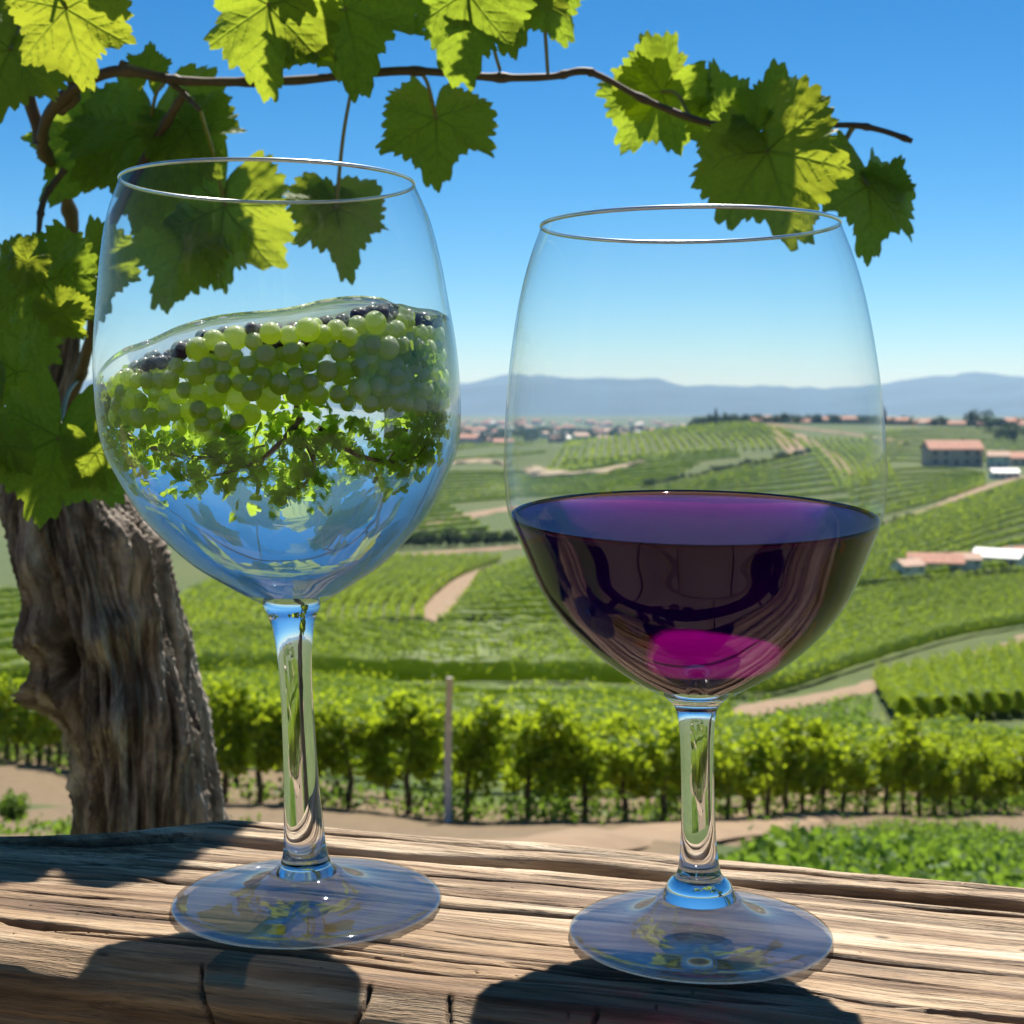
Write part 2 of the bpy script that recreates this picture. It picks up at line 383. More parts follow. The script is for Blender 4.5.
# ------------------------------------------------------------------ mountains and haze
def mountains():
    nth, nr = 340, 46
    th = np.linspace(-.62, .62, nth); rr = np.linspace(8600, 15500, nr)
    V = []
    def prof(px, t):
        a = np.interp(px, [0, 250, 420, 470, 520, 570, 640, 700, 760, 830, 900, 960, 1024, 1300], [20, 14, 12, 19, 28, 29, 23, 17, 15, 12, 16, 18, 17, 14])
        return a
    for t in th:
        px = 512+F*math.tan(t); h = prof(px, t)/F
        for j, r in enumerate(rr):
            s = j/(nr-1); env = math.sin(math.pi*min(1, s*1.25))**1.0 if s < .8 else 0
            q = Vector((r*math.sin(t)/1300, r*math.cos(t)/1300, 0))
            nz = noise.fractal(q, .9, 2.1, 6)
            z = -62+(h*11500+62)*env*(1+.38*nz)+env*50*nz
            V.append((r*math.sin(t), r*math.cos(t), z))
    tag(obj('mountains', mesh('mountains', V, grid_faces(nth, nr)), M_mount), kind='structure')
mountains()
def haze():
    b = MB(); b.box(-17500, 17500, -17500, 17500, -130, 330)
    m = N('air_haze'); m.t.nodes.remove(m.b)
    v = m.n('ShaderNodeVolumePrincipled'); v.inputs['Color'].default_value = (.34, .62, 1, 1); v.inputs['Absorption Color'].default_value = (.85, .92, 1, 1)
    v.inputs['Density'].default_value = .00008; v.inputs['Anisotropy'].default_value = .35
    m.l(v.outputs[0], m.out.inputs['Volume']); m.m.cycles.homogeneous_volume = True
    tag(b.build('haze', m.m), kind='stuff')
haze()

# ------------------------------------------------------------------ vine rows of the fields
def leaf_quads(P, size, rs):
    """small folded leaves at points P (n,3)"""
    n = len(P); a = rs.normal(size=(n, 3)); a /= np.linalg.norm(a, axis=1)[:, None]
    b = np.cross(a, rs.normal(size=(n, 3))); b /= np.linalg.norm(b, axis=1)[:, None]; c = np.cross(a, b)
    s = (size*rs.uniform(.6, 1.25, n))[:, None] if np.isscalar(size) else (size*rs.uniform(.6, 1.25, n))[:, None]
    v0 = P-a*s*.5; v1 = P+b*s*.45+c*s*.12; v2 = P+a*s*.5; v3 = P-b*s*.45+c*s*.12
    V = np.stack([v0, v1, v2, v3], 1).reshape(-1, 3); i = np.arange(n)*4
    return V, np.stack([i, i+1, i+2, i+3], 1)
def row_mesh(path, H, Wd, step, rs, base=.25, dens=1.0, lsz=None):
    seg = np.hypot(*np.diff(path, axis=0).T); L = np.concatenate([[0], np.cumsum(seg)]); tot = L[-1]
    n = max(4, int(tot/step)); s = np.linspace(0, tot, n)
    x = np.interp(s, L, path[:, 0]); y = np.interp(s, L, path[:, 1]); z = terrain(x, y)
    tx = np.gradient(x); ty = np.gradient(y); q = np.hypot(tx, ty); nx = -ty/q; ny = tx/q
    prof = [(-.32, base), (-.46, .55), (-.36, .88), (0, .98), (.36, .88), (.46, .55), (.32, base)]
    V = []
    for (o, h) in prof:
        jo = o*Wd*.8*(1+rs.uniform(-.3, .3, n)); jh = h*H*.93*(1+rs.uniform(-.14, .08, n))
        V.append(np.stack([x+nx*jo, y+ny*jo, z+jh], 1))
    V = np.stack(V, 1).reshape(-1, 3); Fq = grid_faces(n, len(prof), wrap_v=True)
    dist = np.hypot(x.mean(), y.mean()); ls = lsz or max(.10, dist*1.9/F)
    m = int(tot*dens*1.5*H/(ls*ls)*.42); m = min(m, 9000)
    ss = rs.uniform(0, tot, m); X = np.interp(ss, s, x); Y = np.interp(ss, s, y)
    NX = np.interp(ss, s, nx); NY = np.interp(ss, s, ny); ZZ = np.interp(ss, s, z)
    ang = rs.uniform(-.1, math.pi+.35, m); oo = np.cos(ang)*.52*Wd*rs.uniform(.8, 1.15, m)
    clump = 1+.10*np.sin(ss*2*math.pi/1.1)+.06*np.sin(ss*1.7)
    hh = (.56+.44*np.sin(ang))*H*rs.uniform(.85, 1.08, m)*clump
    P = np.stack([X+NX*oo, Y+NY*oo, ZZ+np.maximum(hh, base*H*.6)], 1)
    V2, F2 = leaf_quads(P, ls, rs)
    return np.vstack([V, V2]), np.vstack([Fq, F2+len(V)])
def field(Ap, Bp, n, label, group, H=1.7, Wd=.9, npts=24, e=1.0, **kw):
    a = spline([(p.x, p.y) for p in A(Ap)], npts); b = spline([(p.x, p.y) for p in A(Bp)], npts)
    for k in range(n):
        t = (k/(n-1))**e; P = a*(1-t)+b*t
        V, Fc = row_mesh(P, H, Wd, .9, rng, **kw)
        me = mesh('vine_row', V, Fc, False)
        tag(obj('vine_row', me, M_rows), label, 'vine row', group)
field([(150, 672), (310, 684), (480, 689), (640, 692), (740, 700), (860, 668), (1024, 628), (1100, 608)],
      [(150, 640), (310, 637), (480, 640), (640, 640), (740, 640), (860, 600), (1024, 584), (1100, 574)], 12,
      'curving vine row in the bright field above the sunken dirt track', 'rows of the curved field', e=1.1)
field([(150, 640), (190, 600), (240, 578), (300, 562)], [(418, 634), (424, 606), (455, 580), (500, 562)], 20,
      'slanting vine row in the field left of the pale winding track', 'rows of the slanting field')
field([(438, 632), (520, 633), (620, 632), (700, 628)], [(480, 580), (540, 562), (620, 556), (700, 552)], 12,
      'vine row in the field just right of the pale winding track', 'rows right of the winding track')
field([(855, 590), (910, 586), (960, 583), (1060, 572)], [(866, 536), (940, 512), (1024, 482), (1060, 472)], 15,
      'vine row on the broad green slope above the lower farmhouses', 'rows of the broad right slope')
field([(850, 524), (900, 512), (950, 498), (985, 486)], [(850, 478), (900, 472), (945, 471), (985, 476)], 8,
      'vine row in the curved field below the long farmhouse', 'rows below the long farmhouse', e=1.2)
field([(865, 464), (900, 462), (960, 464), (1040, 456)], [(865, 436), (905, 432), (960, 431), (1040, 434)], 8,
      'vine row in the bright high field behind the long farmhouse', 'rows behind the long farmhouse', H=1.8, Wd=1.4)
field([(540, 474), (560, 456), (590, 438)], [(806, 450), (790, 436), (770, 427)], 30,
      'vine row running up the round hill below the cypresses', 'rows running up the round hill', H=2.0, Wd=1.3, npts=10)
field([(560, 520), (640, 515), (760, 515), (870, 512)], [(610, 492), (700, 480), (760, 465), (822, 450)], 10,
      'vine row in the sloping field under the round hill', 'rows under the round hill', H=1.9, Wd=1.3)
field([(838, 492), (826, 470), (800, 440)], [(893, 480), (884, 458), (866, 440)], 10,
      'short vine row beside the pale hill track', 'rows beside the hill track', H=2.0, Wd=1.3, npts=10)
field([(330, 512), (420, 508), (515, 500)], [(330, 478), (420, 476), (530, 474)], 10,
      'vine row in the small field between the two glasses', 'rows between the glasses', H=2.0, Wd=1.6)
field([(300, 556), (400, 546), (500, 538)], [(300, 520), (400, 512), (450, 508)], 7,
      'vine row in the shaded strip under the field between the glasses', 'rows of the middle strip', H=2.0, Wd=1.4)
field([(905, 728), (890, 706), (880, 690)], [(1075, 715), (1060, 680), (1050, 655)], 12,
      'slanting vine row in the plot beyond the foreground row at right', 'rows of the right plot', H=1.5, Wd=.9, npts=10)
field([(-40, 700), (60, 690), (180, 690)], [(-40, 600), (60, 590), (150, 585)], 10,
      'vine row in the field behind the gnarled trunk', 'rows behind the trunk')
field([(425, 463), (480, 459), (545, 453)], [(425, 447), (490, 441), (560, 433)], 8,
      'vine row in the yellow green field at the left foot of the round hill', 'rows left of the round hill', H=2.0, Wd=1.6)
field([(455, 500), (560, 497), (640, 492)], [(500, 480), (600, 474), (700, 466)], 8,
      'vine row on the shallow slope at the foot of the round hill', 'rows at the foot of the round hill', H=2.0, Wd=1.4)
field([(560, 474), (640, 470), (740, 458)], [(565, 462), (640, 458), (730, 450)], 5,
      'short vine row along the lower flank of the round hill', 'rows along the lower flank of the round hill', H=2.0, Wd=1.4)
# rows just behind the foreground vines
for k, off in enumerate([10.5, 13.5, 16.5, 19.5, 23, 27, 31, 36]):
    P = []
    for i in range(200):
        t = FP[min(i+1, 199)]-FP[max(i-1, 0)]; t /= np.hypot(*t); P.append(FP[i]+np.array([-t[1], t[0]])*0+np.array([0, off]))
    P = np.array(P); px = 512+F*P[:, 0]/P[:, 1]
    P = P[(px > -60) & (px < (1090 if k < 2 else 800-12*k))][::4]
    V, Fc = row_mesh(P, 1.15, .8, .5, rng, lsz=.12)
    tag(obj('vine_row', mesh('vine_row', V, Fc, False), M_vine), 'leafy vine row crowded behind the foreground row of vines', 'vine row', 'rows crowded behind the foreground vines')

# individual vines of the foreground rows
def vine_proto(seed):
    rs = np.random.default_rng(seed); root = empty('grapevine')
    pts = [(0, 0, -.1), (rs.uniform(-.04, .04), 0, .2), (rs.uniform(-.07, .07), 0, .5), (rs.uniform(-.05, .05), 0, .8), (rs.uniform(-.2, .2), 0, 1.1)]
    P = spline(pts, 16); V, Fc = tube(P, np.linspace(.055, .022, 16), 8, .5, 14, seed=seed)
    obj('trunk', mesh('trunk', V, Fc), M_trunk, root)
    m = 1500; L = []
    nb = 15
    cen = np.stack([rs.uniform(-.46, .46, nb), rs.normal(0, .10, nb), rs.uniform(.85, 1.62, nb)], 1)
    cen = np.vstack([cen, np.stack([rs.uniform(-.40, .40, 5), rs.normal(0, .12, 5), rs.uniform(.55, .85, 5)], 1)])
    which = rs.integers(0, len(cen), m); rad = rs.uniform(.13, .26, len(cen))
    d = rs.normal(size=(m, 3)); d /= np.linalg.norm(d, axis=1)[:, None]
    Pq = cen[which]+d*rad[which][:, None]*rs.uniform(.5, 1.08, m)[:, None]
    V, Fc = leaf_quads(Pq, .105, rs)
    obj('foliage', mesh('foliage', V, Fc, False), M_vine, root)
    return root
protos = [vine_proto(40+i) for i in range(7)]; used = set()
def post_at(x, y, h=1.9):
    b = MB(); V, Fc = tube([(0, 0, -.2), (0, 0, h*.5), (.01, 0, h)], [.045, .043, .04], 8, .1, 9); b.add(V, Fc)
    return b
for row, off in enumerate([0, 3.2, 6.6]):
    Lc = np.concatenate([[0], np.cumsum(np.hypot(*np.diff(FP, axis=0).T))]); s = .3*row
    while s < Lc[-1]:
        x = np.interp(s, Lc, FP[:, 0]); y = np.interp(s, Lc, FP[:, 1])+off
        tx = np.interp(s+.3, Lc, FP[:, 0])-np.interp(s-.3, Lc, FP[:, 0]); ty = np.interp(s+.3, Lc, FP[:, 1])-np.interp(s-.3, Lc, FP[:, 1])
        px = 512+F*x/y; s += .80*random.uniform(.9, 1.12)
        if not (-40 < px < 1075) or random.random() < .06: continue
        k = random.randrange(7); o = protos[k] if k not in used else copy_tree(protos[k]); used.add(k)
        o.location = (x, y, tz(x, y)); o.rotation_euler = (0, 0, math.atan2(ty, tx)+(math.pi if random.random() < .5 else 0))
        sc = random.uniform(.76, 1.04)*(1, .86, .76)[row]; o.scale = (1, 1, sc)
        lab = ['bushy bright green vine on a dark stem in the foreground vineyard row', 'leafy vine in the second row of the foreground vineyard', 'leafy vine in the third row of the foreground vineyard'][row]
        tag(o, lab, 'grapevine', ['vines of the foreground row', 'vines of the second row', 'vines of the third row'][row])
for i, (px, Y) in enumerate([(448, 19.4)]):
    x = (px-512)/F*Y; V, Fc = tube([(0, 0, -.2), (0, 0, .9), (.02, 0, 1.85)], [.05, .048, .045], 8, .12, 9)
    o = obj('vine_post', mesh('vine_post', V, Fc), M_post); o.location = (x, Y, tz(x, Y))
    tag(o, ['pale wooden post in the foreground vine row between the two glass stems', 'wooden post in the foreground vine row right of the wine glass', 'wooden post in the foreground vine row by the left glass stem'][i], 'post')

# weeds and grass on the near slope
def weeds(name, poly_fn, n, size, label, mat, hmax, seed):
    rs = np.random.default_rng(seed); P = []
    while len(P) < n:
        x, y = poly_fn(rs)
        c = noise.noise(Vector((x*.9, y*.9, 3.1)))
        if rs.random() > .5+c*1.2: continue
        hh = hmax*(.35+.65*rs.random())*(1+c*.9)
        P.append((x, y, tz(x, y)+hh*rs.random()))
    V, Fc = leaf_quads(np.array(P), size, rs)
    return tag(obj(name, mesh(name, V, Fc, False), mat), label, 'weeds', kind='stuff')
def right_slope(rs):
    while True:
        px = rs.uniform(700, 1100); Y = 5.0+rs.random()**1.2*20; py_track = np.interp(px, [700, 780, 900, 1024, 1100], [850, 832, 812, 790, 778])
        x = (px-512)/F*Y; z = tz(x, Y); py = HOR-(z-CZ)/Y*F
        if py-.22*F/Y > py_track: return x, Y
weeds('weeds', right_slope, 34000, .055, 'leafy green weeds covering the bank behind the beam at right', M_weed, .22, 5)
def left_slope(rs):
    px = rs.uniform(-60, 260); Y = rs.uniform(3, 16); return (px-512)/F*Y, Y
weeds('grass', left_slope, 5000, .06, 'low grass on the dirt behind the gnarled trunk', M_weed, .14, 6)
def under(rs):
    i = rs.integers(10, 190); q = FP[i]; return q[0]+rs.normal(0, .3), q[1]+rs.uniform(-.6, 1.4)
weeds('undergrowth', under, 9000, .08, 'sunlit weeds between the stems of the foreground vines', M_weed, .5, 8)
def valley(rs):
    while True:
        px = rs.uniform(640, 1100); Y = rs.uniform(36, 82); x = (px-512)/F*Y; py = HOR-(tz(x, Y)-CZ)/Y*F
        tr = np.interp(px, [690, 760, 860, 950, 1024, 1080], [722, 710, 690, 668, 650, 636])
        if abs(py-tr) > 7 and not (px > 872 and tr+8 < py < 732) and py > tr-26: return x, Y
weeds('grass', valley, 9000, .20, 'rough tall grass beside the sunken track right of the wine glass', M_weed, .35, 15)
def shrub(px, py, size, label, dens=900, seed=1):
    rs = np.random.default_rng(seed); p = at(px, py); d = rs.normal(size=(dens, 3)); d /= np.linalg.norm(d, axis=1)[:, None]
    P = d*rs.uniform(.4, 1, dens)[:, None]*size*np.array([.5, .5, .5])*(1+.3*np.sin(d[:, :1]*7+seed))+np.array([0, 0, size*.38])
    V, Fc = leaf_quads(P, size*.12, rs); o = obj('shrub', mesh('shrub', V, Fc, False), M_weed); o.location = p
    return tag(o, label, 'shrub')
shrub(12, 820, .34, 'round green shrub on the dirt left of the gnarled trunk', 1200, 3)
shrub(545, 800, 1.0, 'low green shrub at the foot of the vines between the stems', 900, 4)
shrub(790, 868, .38, 'green leafy shrub rising behind the beam right of the wine glass stem', 1000, 6)

# ------------------------------------------------------------------ trees, cypresses, hedges and houses
def tree_proto(name, H, Wd, kind, mat, seed, nl=900):
    rs = np.random.default_rng(seed); root = empty(name)
    V, Fc = tube(spline([(0, 0, -.5), (.1, 0, H*.25), (-.1, .1, H*.55)], 8), np.linspace(H*.035, H*.012, 8), 7, .3, 3)
    obj('trunk', mesh('trunk', V, Fc), M_trunk, root)
    if kind == 'cyp':
        t = rs.random(nl)**.8; z = H*(.06+.94*t); r = Wd*.5*np.sin(np.clip(t*1.02, 0, 1)**.75*math.pi*.97+.15)*rs.uniform(.6, 1.1, nl)
        a = rs.uniform(0, 6.283, nl); P = np.stack([r*np.cos(a), r*np.sin(a), z], 1); ls = Wd*.28
    else:
        nb = 10; cen = np.stack([rs.normal(0, Wd*.24, nb), rs.normal(0, Wd*.24, nb), rs.uniform(H*.35, H*.82, nb)], 1)
        w_ = rs.integers(0, nb, nl); rad = rs.uniform(.16, .3, nb)*Wd
        d = rs.normal(size=(nl, 3)); d /= np.linalg.norm(d, axis=1)[:, None]
        P = cen[w_]+d*rad[w_][:, None]*rs.uniform(.55, 1.1, nl)[:, None]; ls = Wd*.10
    V, Fc = leaf_quads(P, ls, rs); obj('crown', mesh('crown', V, Fc, False), mat, root); return root
T_round = [tree_proto('round_tree', 8, 8, 'r', M_tree, 60+i) for i in range(3)]
T_cyp = [tree_proto('cypress_tree', 15, 3.6, 'cyp', M_cyp, 70+i) for i in range(2)]
tused = set()
def put(proto, x, y, sc, rz, label, cat, group):
    o = proto if proto.name not in tused else copy_tree(proto); tused.add(proto.name); tused.add(o.name)
    o.location = (x, y, tz(x, y)); o.scale = (sc,)*3; o.rotation_euler = (0, 0, rz); return tag(o, label, cat, group)
def PX(px, Y): return (px-512)/F*Y
for px, Y, s, lab in [(716, 1170, .95, 'tallest dark cypress on the round hilltop'), (724, 1180, .75, 'shorter dark cypress right of the tallest on the hilltop'), (709, 1200, .6, 'small dark cypress left of the tallest on the hilltop'),
                      (884, 1160, 1.0, 'dark cypress beside the right rim of the wine glass'), (877, 1190, .7, 'small cypress behind the right wall of the wine glass'), (965, 1190, .8, 'cypress on the far crest above the long farmhouse')]:
    put(T_cyp[random.randrange(2)], PX(px, Y), Y, s, random.random()*6, lab, 'tree', 'cypresses on the crest')
for px, Y, s, lab in [(745, 1190, 1.15, 'dark round tree on the hilltop right of the cypresses'), (976, 1060, 1.7, 'large green tree at the edge of the high field'), (990, 1040, 1.2, 'green tree right of the large one at the high field'),
                      (1015, 900, 1.5, 'dark tree behind the farmhouse at the right edge'), (1000, 940, 1.1, 'dark tree behind the tan barn')]:
    put(T_round[random.randrange(3)], PX(px, Y), Y, s, random.random()*6, lab, 'tree', None)
for i in range(120):
    px = random.uniform(690, 1030) if i > 40 else random.uniform(690, 880); Y = random.uniform(1150, 1240)
    put(T_round[i % 3], PX(px, Y), Y, random.uniform(.6, 1.15), random.random()*6, 'dark tree among the village houses on the crest', 'tree', 'trees among the crest houses')
for i in range(130):
    px = random.uniform(430, 710); Y = random.uniform(1700, 3400)
    put(T_round[i % 3], PX(px, Y), Y, random.uniform(1.0, 2.2), random.random()*6, 'hazy dark tree among the distant town houses', 'tree', 'trees of the distant town')
for (a, b, n, s, Lb) in [((392, 549), (515, 546), 22, .42, 'dark shrubby tree in the hedge line between the glasses'), ((866, 592), (1030, 577), 34, .17, 'dark bush in the hedge line under the lower farmhouses'),
                      ((640, 491), (806, 455), 30, .40, 'dark bush along the lower edge of the round hill'), ((300, 636), (640, 637), 48, .18, 'dark bush along the far edge of the curved field'), ((870, 534), (1000, 494), 20, .22, 'dark bush beside the pale farm track')]:
    for k in range(n):
        t = (k+random.uniform(-.3, .3))/(n-1); p = at(a[0]+(b[0]-a[0])*t, a[1]+(b[1]-a[1])*t)
        o = copy_tree(T_round[k % 3]); o.name = 'bush'; o.location = (p.x, p.y, p.z); o.scale = (s*random.uniform(.6, 1.3),)*3; o.rotation_euler = (0, 0, random.random()*6); tag(o, Lb, 'bush', Lb+'s')
def house_proto(L, Wd, H, rh, wm, rm, seed, wins=4):
    root = empty('house'); b = MB()
    b.box(-L/2, L/2, -Wd/2, Wd/2, -2, H); o = .003
    b.add([(-L/2, -Wd/2, H+o), (-L/2, Wd/2, H+o), (-L/2, 0, H+rh)], [[0, 2, 1]]); b.add([(L/2, -Wd/2, H+o), (L/2, Wd/2, H+o), (L/2, 0, H+rh)], [[0, 1, 2]])
    b.build('wall', wm, root); r = MB(); e = .5; t = .22
    for sg in (-1, 1):
        r.add([(-L/2-e, 0, H+rh+.05), (L/2+e, 0, H+rh+.05), (L/2+e, sg*(Wd/2+e), H-.15*rh), (-L/2-e, sg*(Wd/2+e), H-.15*rh),
               (-L/2-e, 0, H+rh+.05+t), (L/2+e, 0, H+rh+.05+t), (L/2+e, sg*(Wd/2+e), H-.15*rh+t), (-L/2-e, sg*(Wd/2+e), H-.15*rh+t)],
              [[0,1,2,3],[7,6,5,4],[0,4,5,1],[1,5,6,2],[2,6,7,3],[3,7,4,0]])
    rf = r.build('roof', rm, root); c = MB(); c.box(L*.2, L*.2+.7, .3, 1.0, H+rh*.4, H+rh+.9); c.build('chimney', wm, rf)
    for k in range(wins):
        x = -L/2+L*(k+.5)/wins
        wq = MB()
        if k == wins//2: wq.box(x-.6, x+.6, -Wd/2-.06, -Wd/2+.05, 0, 2.2); wq.build('door', M_door, root); continue
        for z in ([1.0] if H < 5 else [1.0, 3.8]):
            wq = MB(); wq.box(x-.5, x+.5, -Wd/2-.06, -Wd/2+.05, z, z+1.3); wq.build('window', M_pane, root)
    return root
Hs = [house_proto(14, 8, 3.4, 2.0, M_plaster[0], M_roof[0], 1), house_proto(10, 8, 6, 2, M_plaster[1], M_roof[1], 2, 3),
      house_proto(18, 9, 6, 2.4, M_plaster[2], M_roof[0], 3, 5), house_proto(12, 9, 3.2, 1.6, M_plaster[1], M_roof[2], 4)]
for px, py, s, k, rz, lab in [
    (952, 466, 1.9, 2, .05, 'long farmhouse with a pink tiled roof at the edge of the high field'),
    (998, 468, 1.3, 1, -.2, 'tan roofed barn right of the long farmhouse'), (1024, 466, 1.6, 0, .1, 'pink roofed farmhouse cut by the right edge of the picture'),
    (1004, 479, 1.2, 3, -.1, 'low shed with a white roof below the tan barn'),
    (935, 574, .85, 0, -.2, 'small stone farmhouse with a pink roof on the hedge line'), (966, 574, .6, 1, -.1, 'small pink roofed hut between the lower farmhouses'),
    (1000, 568, .95, 3, -.6, 'white roofed farm shed at the right edge of the hedge line'), (1026, 566, .9, 0, .3, 'farmhouse beside the white roofed shed at the right edge'),
    (908, 580, .55, 1, .4, 'tiny pale hut at the left end of the lower farmhouses')]:
    p = at(px, py); put(Hs[k], p.x, p.y, s*.72, rz, lab, 'house', None)
tot = 0
for i in range(60):
    px = random.uniform(740, 1030) if i > 14 else random.uniform(760, 890); Y = random.uniform(1160, 1230)
    put(Hs[random.choice([0, 1, 2, 0])], PX(px, Y), Y, random.uniform(.55, 1.0), random.uniform(-.7, .7), 'terracotta roofed village house on the crest behind the hill', 'house', 'village houses on the crest')
for i in range(170):
    px = random.uniform(380, 720); Y = random.uniform(1650, 5200)
    put(Hs[random.choice([0, 1, 1, 2, 3])], PX(px, Y), Y, random.uniform(.9, 1.9), random.uniform(-.8, .8), 'small hazy house of the distant town on the plain', 'house', 'houses of the distant town')

rsb = np.random.default_rng(77); P = np.stack([rsb.uniform(-5, 5, 22000), -3.0+rsb.normal(0, .22, 22000), -.8+2.6*rsb.random(22000)], 1)  # invented foliage out of view, gives the wine a dark reflection
Vh, Fh = leaf_quads(P, .11, rsb); tag(obj('reflection_hedge', mesh('reflection_hedge', Vh, Fh, False), M_tree), 'unseen tall dark hedge added behind the viewer to darken the wine reflection', 'reflection_hedge')
pv = MB(); yy = -2.5  # unseen slabs added behind the viewer to be mirrored brown in the wine
while yy < .2:
    dy = random.uniform(.35, .55); xx = -2.6
    while xx < 2.6:
        dx = random.uniform(.4, .8); pv.box(xx+.02, xx+dx-.02, yy+.02, yy+dy-.02, -.84, -.765+random.uniform(-.004, .004)); xx += dx
    yy += dy
tag(pv.build('reflection_paving', plain('reflection_paving_stone', (.19, .145, .11), .8, .25, 2.5)), kind='structure')
# ------------------------------------------------------------------ the weathered beam
BA = R(-16.5); EX = Vector((math.cos(BA), math.sin(BA), 0)); EY = Vector((-math.sin(BA), math.cos(BA), 0))
def beam():
    V0, V1, TH = .366, .512, .085
    nu = 1500; us = np.concatenate([np.linspace(-1.3, -.42, 90)[:-1], np.linspace(-.42, .30, nu-180), np.linspace(.30, 1.2, 92)[1:]])
    nu = len(us)
    # closed cross-section: list of (v,z) with outward normals
    ring = []
    nt_, ns = 300, 46; rc = .012
    def add(v, z, nv, nz): ring.append((v, z, nv, nz))
    for k in range(nt_): t = k/(nt_-1); add(V0+rc+(V1-V0-2*rc)*t, 0, 0, 1)
    for k in range(1, 12): a = k/12*math.pi/2; add(V1-rc+rc*math.sin(a), -rc+rc*math.cos(a), math.sin(a), math.cos(a))
    for k in range(16): add(V1, -rc-(TH-2*rc)*k/15, 1, 0)
    for k in range(12): add(V1-(V1-V0)*k/11, -TH, 0, -1)
    for k in range(ns): add(V0, -TH+rc+(TH-2*rc)*k/(ns-1), -1, 0)
    for k in range(1, 12): a = k/12*math.pi/2; add(V0+rc-rc*math.cos(a), -rc+rc*math.sin(a), -math.cos(a), math.sin(a))
    ring = np.array(ring); nr = len(ring)
    U, K = np.meshgrid(us, np.arange(nr), indexing='ij'); v = ring[K, 0]; z = ring[K, 1]; nv = ring[K, 2]; nz = ring[K, 3]
    # long checks and cracks running with the grain on the top
    cr = np.zeros(U.shape); deep = np.zeros(U.shape)
    rs = np.random.default_rng(12)
    for (vc, u0, u1, wd, dp) in [(.468, -.6, .5, .0011, .006), (.4855, -.35, .9, .0016, .008), (.447, -.32, -.10, .0009, .004), (.395, -.05, .6, .0009, .004), (.412, .05, .3, .0007, .003),
                                 (.385, -.30, -.02, .0010, .004), (.400, -.2, .08, .0007, .003), (.456, .02, .4, .0008, .004), (.4785, -.1, .12, .0009, .005), (.377, .0, .5, .0009, .003), (.432, -.5, -.16, .0008, .003), (.498, -.28, .2, .0010, .005)]+[(rs.uniform(.37, .51), a_, a_+rs.uniform(.05, .22), rs.uniform(.0005, .0011), rs.uniform(.002, .004)) for a_ in rs.uniform(-.45, .25, 26)]:
        wob = np.array([noise.fractal(Vector((x*7, vc*90, 0)), 1, 2, 3)*.0035 for x in us])[:, None]
        ww = wd*np.clip(1+.9*np.array([noise.noise(Vector((x*24, vc*70, 5))) for x in us])[:, None], .15, 2.2)*np.clip(np.minimum(us-u0, u1-us)/.03, 0, 1)[:, None]+1e-6
        dd = np.exp(-((v+wob*nz-vc+.03*0)/ww)**2)*(nz > .2); deep += dd*dp; cr = np.maximum(cr, dd)
    # vertical shakes on the front face
    for uc in np.arange(-.5, .4, .024):
        uu = uc+rs.normal(0, .008); wob = .004*np.sin(z*120+uu*90)
        dd = np.exp(-((U-uu+wob)/.0006)**2)*(nv < -.5)*(rs.random() < .35); deep += dd*.0018; cr = np.maximum(cr, dd*.8)
    flat = U.ravel(), v.ravel(), z.ravel()
    g = np.array([noise.fractal(Vector((a*5, b*150, c*150)), .8, 2.1, 4) for a, b, c in zip(*flat)]).reshape(U.shape)
    g2 = np.array([noise.noise(Vector((a*4.5, b*26, c*26+7))) for a, b, c in zip(*flat)]).reshape(U.shape)
    g3 = np.array([noise.noise(Vector((a*22, b*620, c*620))) for a, b, c in zip(*flat)]).reshape(U.shape)
    h = g*.0013+g2*.0013+g3*.00045
    # the surface steps between grain layers toward the back
    st = np.clip((v-.4855)/.002, 0, 1)*.0010*(nz > .2)-np.clip((v-.468)/.0015, 0, 1)*np.clip((.4855-v)/.002, 0, 1)*.0014*(nz > .2)
    foot = np.exp(-(((U-(-.1907))/.05)**2+((v-.423)/.05)**2)**2)+np.exp(-(((U-(-.0707))/.05)**2+((v-.429)/.05)**2)**2)
    h = (h-.0010)*(1-.75*foot)+st*(1-foot)-deep-.0002
    chip = np.array([noise.noise(Vector((a*16, 0, 9))) for a in us])[:, None]; edge = np.exp(-((v-V0)/.008)**2)*(nz > -.2)*(z > -.03)
    h = h-edge*np.clip(chip, 0, 1)*.010
    v2 = v+nv*h; z2 = z+nz*h
    back = np.interp(us, [-1.3, -.40, -.33, -.285, -.26, -.05, .2, 1.2], [-.03, -.045, -.058, -.03, -.004, 0, -.002, 0])[:, None]+.0035*np.array([noise.fractal(Vector((a*14, 3, 0)), 1, 2, 4) for a in us])[:, None]
    frt = .004*np.array([noise.fractal(Vector((a*9, 8, 0)), 1, 2, 4) for a in us])[:, None]
    tt = np.clip((v-V0)/(V1-V0), 0, 1); v2 = v2+back*tt**3+frt*(1-tt)**4
    rsid = np.stack([U, v2, z2], -1).reshape(-1, 3)
    me = mesh('weathered_beam', rsid, grid_faces(nu, nr, wrap_v=True)[:, ::-1])
    a = me.attributes.new('crack', 'FLOAT', 'POINT'); a.data.foreach_set('value', np.clip(cr, 0, 1).ravel().astype(np.float32))
    o = obj('weathered_beam', me, M_wood); o.rotation_euler = (0, 0, BA)
    tag(o, 'thick weathered timber beam with long cracks carrying both glasses', 'beam'); return o
BEAM = beam(); BEAM.cycles.is_caustics_receiver = True
for u, lab in ((-.85, 'timber post holding up the left end of the beam'), (.85, 'timber post holding up the right end of the beam')):
    b = MB(); b.box(-.05, .05, -.05, .05, 0, .76); o = b.build('support_post', M_wood)
    p = EX*u+EY*.44; o.location = (p.x, p.y, -.845); o.rotation_euler = (0, 0, BA); tag(o, lab, 'post')

